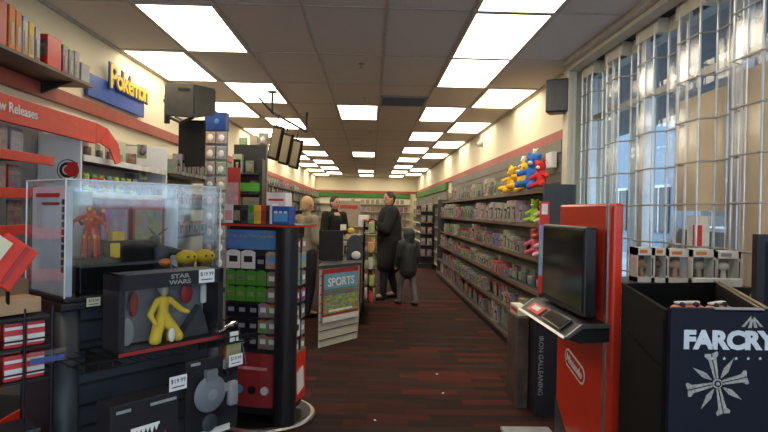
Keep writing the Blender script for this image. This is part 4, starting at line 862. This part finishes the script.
MB().box((0, 0, -.02), (.06, .02, .06), bev=.006).build('red_item', 'dark_red', hp_); MB().box((0, .0, -.06), (.07, .012, .04), bev=.004).build('grey_item', 'grey', hp_); MB().box((0, -.02, .05), (.04, .002, .04)).build('label', 'white', hp_); MB().bar((0, .0, .1), (-.05, .12, .14), .003, 6).build('hook', 'steel_black', hp_)
MB().box((0, -.019, -.02), (.07, .001, .08)).build('card', 'art_brown', hp_)
# ---- wire rack of card packs at the far left
CR = Vector((-1.035, 1.86))
def RP(s, t, z): p_ = CR + uu * s + vv * t; return (p_.x, p_.y, z)
wr = thing('wire_rack', 'black wire rack of trading card packs at the lower left', 'rack', RP(0, 0, 0), TH)
q = MB()
for x in (-.42, -.3, -.18, -.08, -.0): q.bar((x, 0, .4), (x, 0, 1.17), .0035, 6)
for z in (.74, .965, 1.07, 1.13): q.bar((-.45, 0, z), (0, 0, z), .003, 6).bar((0, 0, z), (0, .25, z), .003, 6)
for x in (-.44, 0):
    for y in (0, .25): q.bar((x, y, 0), (x, y, 1.17), .006, 8)
q.build('wires', 'steel_black', wr)
for z in (.5, .94, 1.045, 1.14): MB().span((-.44, .002, z - .006), (0, .25, z)).build('tier', 'black', wr)
MB().span((-.07, -.012, .985), (.04, -.008, 1.03)).build('label_holder', 'blister', wr); MB().span((-.065, -.008, .99), (.035, -.006, 1.008)).build('label', 'blue', wr)
mat('foil_red', (.6, .05, .06), .25)
pk_ = thing('card_pack', 'x', 'pack'); MB().span((-.028, -.02, 0), (.028, .02, .085), bev=.004).build('wrapper', 'foil_red', pk_); MB().span((-.026, -.0225, .012), (.026, -.0195, .04)).span((-.026, -.0225, .06), (.026, -.0195, .07)).build('print', 'paper', pk_); reg(pk_)
pk2 = thing('card_pack', 'x', 'pack'); MB().span((-.028, -.02, 0), (.028, .02, .085), bev=.004).build('wrapper', 'tan', pk2); MB().span((-.024, -.0225, .015), (.024, -.0195, .06)).build('print', 'cardboard', pk2); reg(pk2)
for j, z in enumerate((.941, 1.046)):
    for i in range(6): l = RP(-.04 - i * .064, .04, z); place([pk_, pk_, pk2, pk2, pk2, pk2][i] if j else pk_, l, TH, '%s pack from the right in the %s tier of the wire rack' % (ORD[i], ['lower', 'upper'][j]), s=.95)
for i, (s_, t_, w, d, h, m_, rz) in enumerate(((-.1, .09, .16, .1, .05, 'cardboard', 8), (-.27, .1, .15, .12, .07, 'cardboard', -12), (-.12, .18, .2, .08, .1, 'brown', 3), (-.36, .06, .1, .08, .05, 'tan', 20))):
    tag(MB().box((0, 0, h / 2), (w, d, h), bev=.004).build('small_carton', m_, loc=RP(s_, t_, 1.1465), rz=TH + R(rz)), ['flat tan carton lying at the right on top of the wire rack', 'thicker carton left of the flat one on the wire rack', 'brown carton at the back on top of the wire rack', 'small pale carton at the left on top of the wire rack'][i], 'carton')
o = thing('crystal_box', 'dark clear box in the bottom tier of the wire rack', 'box', RP(-.1, .12, .501), TH); MB().span((-.09, -.07, 0), (.09, .07, .26), bev=.004).build('carton', 'charcoal', o); MB().span((-.08, -.072, .02), (.08, -.07, .17)).build('print', 'art_brown', o)
o = thing('toy_box', 'printed box left of the dark one in the bottom wire tier', 'box', RP(-.3, .12, .501), TH); MB().span((-.09, -.07, 0), (.09, .07, .24), bev=.004).build('carton', 'cardboard', o); MB().span((-.08, -.072, .02), (.08, -.07, .17)).build('print', 'art', o)
# red plastic folder hanging at the left edge
a = W(8, 262, Y=1.75); rf = thing('red_holder', 'bright red plastic sign holder leaning at the left edge of the picture', 'sign holder', a, TH)
tl = Euler((R(-12), R(38), 0)).to_matrix(); MB().box((.0, 0, 0), (.11, .012, .15), tl, bev=.004).build('holder', 'red', rf); MB().box(tl @ Vector((.02, -.008, 0)), (.012, .004, .13), tl).build('rib', 'dark_red', rf); MB().box(tl @ Vector((-.05, -.012, -.02)), (.05, .003, .14), tl).build('sheet', 'tag_cream', rf)
MB().bar((0, 0, -.05), (.02, .06, -.145), .006).build('clip', 'steel_black', rf)

# ================================================================= RED GAME KIOSK
ks = thing('game_kiosk', 'tall red demo kiosk with screen, sloping console and Nintendo badge', 'kiosk', (1.17, 0, 0))
MB().span((0, 2.68, .02), (.05, 3.46, 1.56), bev=.012).build('tower_panel', 'kiosk_red', ks)
MB().span((-.006, 2.735, .02), (.002, 2.76, 1.56)).build('trim_stripe', 'silver', ks)
MB().span((-.25, 2.6, 0), (.09, 3.86, .03), bev=.01).build('base_plate', 'grey', ks); MB().prism([(-.004, 3.46, .03), (-.004, 3.05, .03), (-.004, 3.46, .38)], (.003, 0, 0)).build('grey_corner', 'charcoal', ks)
scn = MB().span((-.1, 2.78, .985), (-.035, 3.47, 1.44), bev=.01).build('screen', 'black', ks); MB().span((-.102, 2.8, 1.02), (-.099, 3.45, 1.42)).build('display_glass', 'black_gloss', scn); MB().span((-.04, 2.95, 1.1), (.0, 3.3, 1.35)).build('mount', 'black', scn)
dk = MB().prism([(-.225, 2.7, .9), (-.14, 2.7, .965), (0, 2.7, .97), (0, 2.7, .885), (-.14, 2.7, .875)], (0, .82, 0)).build('console', 'black', ks)
MB().prism([(-.228, 2.69, .9), (-.14, 2.69, .97), (0, 2.69, .975), (0, 2.69, .955), (-.135, 2.69, .95), (-.215, 2.69, .892)], (0, .012, 0)).prism([(-.23, 2.69, .9), (-.215, 2.69, .892), (-.21, 2.69, .905), (-.222, 2.69, .912)], (0, .83, 0)).prism([(-.228, 3.51, .9), (-.14, 3.51, .97), (0, 3.51, .975), (0, 3.51, .955), (-.135, 3.51, .95), (-.215, 3.51, .892)], (0, .012, 0)).build('grey_trim', 'silver', dk)
sl = Euler((0, -math.atan2(.065, .085), 0)).to_matrix()
MB().box((-.18, 3.3, .94), (.06, .22, .008), sl).build('red_label', 'red', dk); MB().box((-.18, 3.3, .945), (.03, .12, .004), sl).build('label_print', 'white', dk)
MB().box((-.178, 2.95, .945), (.08, .3, .02), sl, bev=.008).build('controller_dock', 'black_gloss', dk)
bg = thing('badge', '', ''); bg.parent = ks; bg.location = (-.004, 3.14, .648); bg.rotation_euler = (R(0), 0, 0)
rt = Euler((R(-14), 0, 0)).to_matrix()
def pill(w, h, x0, x1, m_, par, nm):
    pts_ = []
    for k in range(17): a_ = -PI / 2 + PI * k / 16; pts_.append((x0, -(w / 2 - h / 2) - h / 2 * math.cos(a_), h / 2 * math.sin(a_)))
    for k in range(17): a_ = PI / 2 + PI * k / 16; pts_.append((x0, (w / 2 - h / 2) - h / 2 * math.cos(a_), h / 2 * math.sin(a_)))
    return MB().prism(pts_, (x1 - x0, 0, 0)).build(nm, m_, par)
pill(.31, .105, -.002, 0, 'white', bg, 'outline'); pill(.285, .08, -.004, 0, 'kiosk_red', bg, 'fill')
text('Nintendo', .062, 'white', bg, (-.005, 0, 0), FNX, off=.002, ext=.001)
for o in [bg]: o.rotation_euler.x = R(12)
ib = thing('console_box', 'tall black box with vertical grey lettering beside the kiosk foot', 'box', (0, 0, 0))
MB().span((1.24, 4.12, 0), (1.54, 4.5, .74), bev=.004).build('carton', 'box_black', ib); text('IRON GALLEANING', .05, 'grey', ib, (1.275, 4.117, .38), (PI / 2, PI / 2, 0), ext=.0006, sx=1.0)
q = MB().span((1.15, 4.3, 0), (1.235, 4.62, .7), bev=.004).build('carton', mat('dark_brown', (.09, .06, .045), .5, var=.5, scale=9)); tag(q, 'brown printed box standing left of the tall black one', 'box')
q = thing('magazine_box', 'cream and yellow box lying on the boxes beside the kiosk', 'box', (1.21, 4.4, .742)); MB().span((-.06, -.07, 0), (.02, .17, .07), bev=.003).build('carton', 'tag_cream', q); MB().span((-.061, -.06, .02), (-.06, .15, .05)).build('print', 'snack_red', q); q.location = (1.22, 4.42, .7025) 
gp = W(519, 372, Z=.1); tag(MB().ball((gp.x, gp.y, .1), .085, (.8, 1, 1.15), 8).ball((gp.x + .01, gp.y - .02, .2), .05, n=8).build('plush_toy', 'plush_pg' if 'plush_pg' in MATS else mat('plush_pg', (.35, .5, .4), .95, scale=60, bump=.4)), 'pale green soft toy on the floor by the shelf foot', 'plush toy')
for i, (px, py) in enumerate(((437, 374), (443, 393), (375, 420))):
    a = W(px, py, Z=.004); tag(MB().box((a.x, a.y, .004), (.02, .012, .003), Euler((0, 0, i)).to_matrix()).build('paper_scrap', 'white'), ['white scrap on the red carpet, farthest of the three', 'white scrap on the carpet in mid aisle', 'white scrap on the carpet nearest the viewer'][i], 'scrap')

# ================================================================= RIGHT FOREGROUND BIN
bn = thing('dump_bin', 'black floor bin with gold edged side in the right foreground', 'bin', (0, 0, 0))
A_, B_, C_, D_ = (.95, 1.78), (1.12, 2.47), (1.62, 2.58), (1.3, 1.78)
def wallp(p, q_, z0, z1, th, nm, m_):
    p, q_ = Vector(p), Vector(q_); n_ = Vector((-(q_ - p).y, (q_ - p).x)).normalized() * th
    return MB().prism([(p.x, p.y, z0), (q_.x, q_.y, z0), (q_.x + n_.x, q_.y + n_.y, z0), (p.x + n_.x, p.y + n_.y, z0)], (0, 0, z1 - z0)).build(nm, m_, bn)
wallp(A_, B_, 0, 1.2, -.015, 'side_panel', 'bin_black'); wallp(B_, C_, 0, 1.2, -.015, 'back_panel', 'bin_black'); wallp(C_, D_, 0, 1.19, -.02, 'side_panel', 'bin_black'); wallp(D_, A_, 0, 1.17, -.012, 'front_panel', 'bin_black')
MB().prism([(*A_, 1.0), (*B_, 1.0), (*C_, 1.0), (*D_, 1.0)], (0, 0, .02)).build('shelf', 'black', bn)
MB().path([(1.635, 2.585, 1.2), (1.315, 1.785, 1.195)], .006).path([(1.6, 2.57, 1.205), (1.28, 1.785, 1.2)], .004).build('gold_rail', mat('brass', (.5, .42, .25), .3, .8), bn)
fc = thing('standee', 'navy FARCRY sign board with a silver cross emblem, right foreground', 'sign', (0, 1.75, 0))
p0 = W(671, 308, Y=1.75)
MB().span((p0.x, 0, .0), (p0.x + .44, .022, p0.z), bev=.003).build('board', 'navy', fc)
MB().span((p0.x + .14, -.0, p0.z - .008), (p0.x + .3, .022, p0.z + .002)).build('top_label', 'grey', fc)
ce = W(729, 341, Y=1.75); t_ = text('FARCRY', .078, mat('letter_pale', (.62, .68, .74), .5) and 'letter_pale', fc, (ce.x, -.0015, ce.z), FNY, ext=.001, off=.004, spacing=.96, name='lettering'); 
wdt = max(v.co.x for v in t_.data.vertices) - min(v.co.x for v in t_.data.vertices); t_.scale = (.302 / wdt, 1.0, 1)
for i in range(5):
    a = W(712 + i * 12, 358.5, Y=1.75); pts_ = [(a.x + (.0055 if k % 2 == 0 else .0025) * math.sin(PI * k / 5), -.002, a.z + (.0055 if k % 2 == 0 else .0025) * math.cos(PI * k / 5)) for k in range(10)]
    MB().prism(pts_, (0, .002, 0)).build('star', 'letter_pale', fc)
def emblem(px, py, rad, par, z_clip=None):
    a = W(px, py, Y=1.75); q = MB()
    def pt(r_, ang, off=0): c_, s_ = math.cos(ang), math.sin(ang); return (a.x + r_ * s_ + off * c_, -.0025, a.z + r_ * c_ - off * s_)
    for k in range(4):
        g_ = R(-13) + k * PI / 2
        for sgn in (1, -1):
            o1 = .002 * sgn; q.prism([pt(rad * .17, g_, o1), pt(rad * .17, g_, sgn * .007), pt(rad * .8, g_, sgn * .013), pt(rad * .92, g_, sgn * .023), pt(rad * 1.0, g_, sgn * .020), pt(rad * .97, g_, o1)], (0, .002, 0))
        g_ += PI / 4
        for sgn in (1, -1): q.prism([pt(rad * .2, g_, sgn * .0008), pt(rad * .5, g_, sgn * .009), pt(rad * .95, g_, 0)], (0, .002, 0))
    ring = [(a.x + math.cos(2 * PI * k / 24), a.z + math.sin(2 * PI * k / 24)) for k in range(24)]
    q.bar((a.x, -.0035, a.z), (a.x, -.0, a.z), rad * .15, 24)
    e_ = q.build('emblem', 'emblem_grey', par); MB().bar((a.x, -.0045, a.z), (a.x, -.003, a.z), rad * .11, 24).build('emblem_eye', 'navy', e_); MB().bar((a.x, -.0055, a.z), (a.x, -.004, a.z), rad * .06, 20).build('emblem_eye', 'emblem_grey', e_)
mat('emblem_grey', (.36, .36, .35), .6, scale=150, var=.35)
emblem(717, 383.5, .1, fc)
a = W(752, 322, Y=1.75)
for g_ in (-35, -8, 14, 38): c_, s_ = math.cos(R(g_)), math.sin(R(g_)); MB().prism([(a.x - .003, -.002, a.z + .02), (a.x + .003, -.002, a.z + .02), (a.x + s_ * .05 + .005, -.002, a.z - .02 + .008 * abs(s_)), (a.x + s_ * .05 - .005, -.002, a.z - .02 + .008 * abs(s_))], (0, .002, 0)).build('emblem_ray', 'emblem_grey', fc)
# things in the bin
for i, (px, py, m1, lab) in enumerate(((687, 297, 'orange', 'orange and white controller in the bin, left one'), (717, 299, 'orange', 'orange and white controller in the bin, right one'))):
    a = W(px, py, Y=2.05); o = thing('game_controller', lab, 'controller', (a.x, 2.05, 1.115), R(12 + 20 * i))
    blob('body', [((-.04, 0, .04), .024, (.04, 0, .04), .024), ((-.045, 0, .04), .025, (-.065, -.05, .025), .016), ((.045, 0, .04), .025, (.065, -.05, .025), .016)], mat('pad_orange', (.6, .2, .12), .4), o, vox=.006)
    MB().box((0, -.0, .07), (.1, .02, .008), bev=.003).build('white_strip', 'white', o); MB().ball((.03, -.01, .062), .012, n=6).ball((-.03, -.01, .062), .012, n=6).build('thumbsticks', 'black', o)
    tag(MB().box((a.x, 2.06, 1.0675), (.09, .09, .09)).build('boxed_pad', 'black'), 'black carton under the %s controller in the bin' % ['left', 'right'][i], 'box')
# table with boxed figures behind the bin
tb = thing('display_table', 'black display table behind the bin carrying white boxed figures', 'table', (1.55, 2.92, 0))
MB().span((-.26, -.2, 1.13), (.34, .2, 1.16), bev=.003).build('top', 'black', tb)
for x in (-.22, .3):
    for y in (-.18, .18): MB().span((x - .02, y - .02, 0), (x + .02, y + .02, 1.13)).build('leg', 'black', tb)
mat('funko_white', (.78, .75, .68), .5)
xs_ = [(637, 654), (654, 668), (668, 691), (692, 716), (717, 741)]
fn = ['leftmost white boxed figure above the bin', 'second white boxed figure from the left above the bin', 'third white boxed figure, in the middle above the bin', 'fourth white boxed figure from the left above the bin', 'rightmost white boxed figure above the bin']
for i, (p0_, p1_) in enumerate(xs_):
    Y_ = 2.86 - .03 * (i > 2); l = W(p0_, 265, Y=Y_); r = W(p1_, 265, Y=Y_); w_ = (r.x - l.x) - .003; o = thing('boxed_figure', fn[i], 'box', ((l.x + r.x) / 2, Y_, 1.1605), 0, None); h_ = [.178, .178, .172, .175, .168][i]; d_ = .09
    q = MB(); q.span((-w_ / 2, 0, 0), (w_ / 2, d_, h_ * .14)).span((-w_ / 2, 0, h_ * .78), (w_ / 2, d_, h_)).span((w_ / 2 - .012, 0, 0), (w_ / 2, d_, h_)).span((-w_ / 2, 0, 0), (-w_ / 2 + .004, d_, h_)).span((-w_ / 2, d_ - .003, 0), (w_ / 2, d_, h_)); q.build('carton', 'funko_white', o)
    MB().span((-w_ / 2 + .004, d_ - .008, h_ * .1), (w_ / 2 - .01, d_ - .004, h_ * .8)).build('backing', 'brown', o); MB().span((-w_ / 2 + .004, .001, h_ * .14), (w_ / 2 - .012, .002, h_ * .78)).build('window', 'window_film', o)
    MB().ball((0, .045, h_ * .52), .026, (1.1, .9, .9), 8).bar((0, .045, h_ * .14), (0, .045, h_ * .4), .014, 8, .01).build('figurine', ['cardboard', 'brown', 'skin', 'tan', 'paper'][i], o)
    MB().span((-w_ * .35, -.001, h_ * .84), (w_ * .1, .0, h_ * .94)).build('name_strip', ['orange', 'orange', 'orange', 'snack_orange', 'grey'][i], o)
    MB().span((w_ / 2 - .010, -.001, h_ * .2), (w_ / 2 - .003, 0, h_ * .7)).build('side_print', 'charcoal', o)
a = W(716, 281, Y=2.74); tag(MB().span((a.x - .11, 2.72, 1.1605), (a.x + .12, 2.76, 1.2), bev=.003).build('white_slab', 'white'), 'low white slab lying before the two right boxed figures', 'box')
bk = thing('frame_board', 'black framed blue board standing at the right edge', 'board', (1.47, 2.10, 0)); q = MB().span((0, 0, 0), (.03, .03, 1.44)).span((.03, 0, 1.41), (.4, .03, 1.44)).span((.37, 0, 0), (.4, .03, 1.41)).span((.03, 0, 0), (.37, .03, .03)); q.build('frame', 'black', bk); MB().span((.03, .008, .03), (.37, .02, 1.41)).build('panel', 'navy', bk)

# ================================================================= LIGHT OF THE SKY
w_ = bpy.data.worlds.new('sky'); sc.world = w_; w_.use_nodes = True
bgn = w_.node_tree.nodes['Background']; bgn.inputs[0].default_value = (.72, .86, 1.0, 1); bgn.inputs[1].default_value = 3.2
sc.view_settings.view_transform = 'Standard'; sc.view_settings.look = 'None'; sc.view_settings.gamma = 1; sc.view_settings.use_curve_mapping = False
sc.view_settings.exposure = -0.1
# remove prototypes never placed
for n_, o in [(o.name, o) for o in bpy.data.objects]:
    if o.get('label') == 'x':
        def rm(x):
            for c_ in [c for c in bpy.data.objects if c.parent == x]: rm(c_)
            bpy.data.objects.remove(x)
        rm(o)
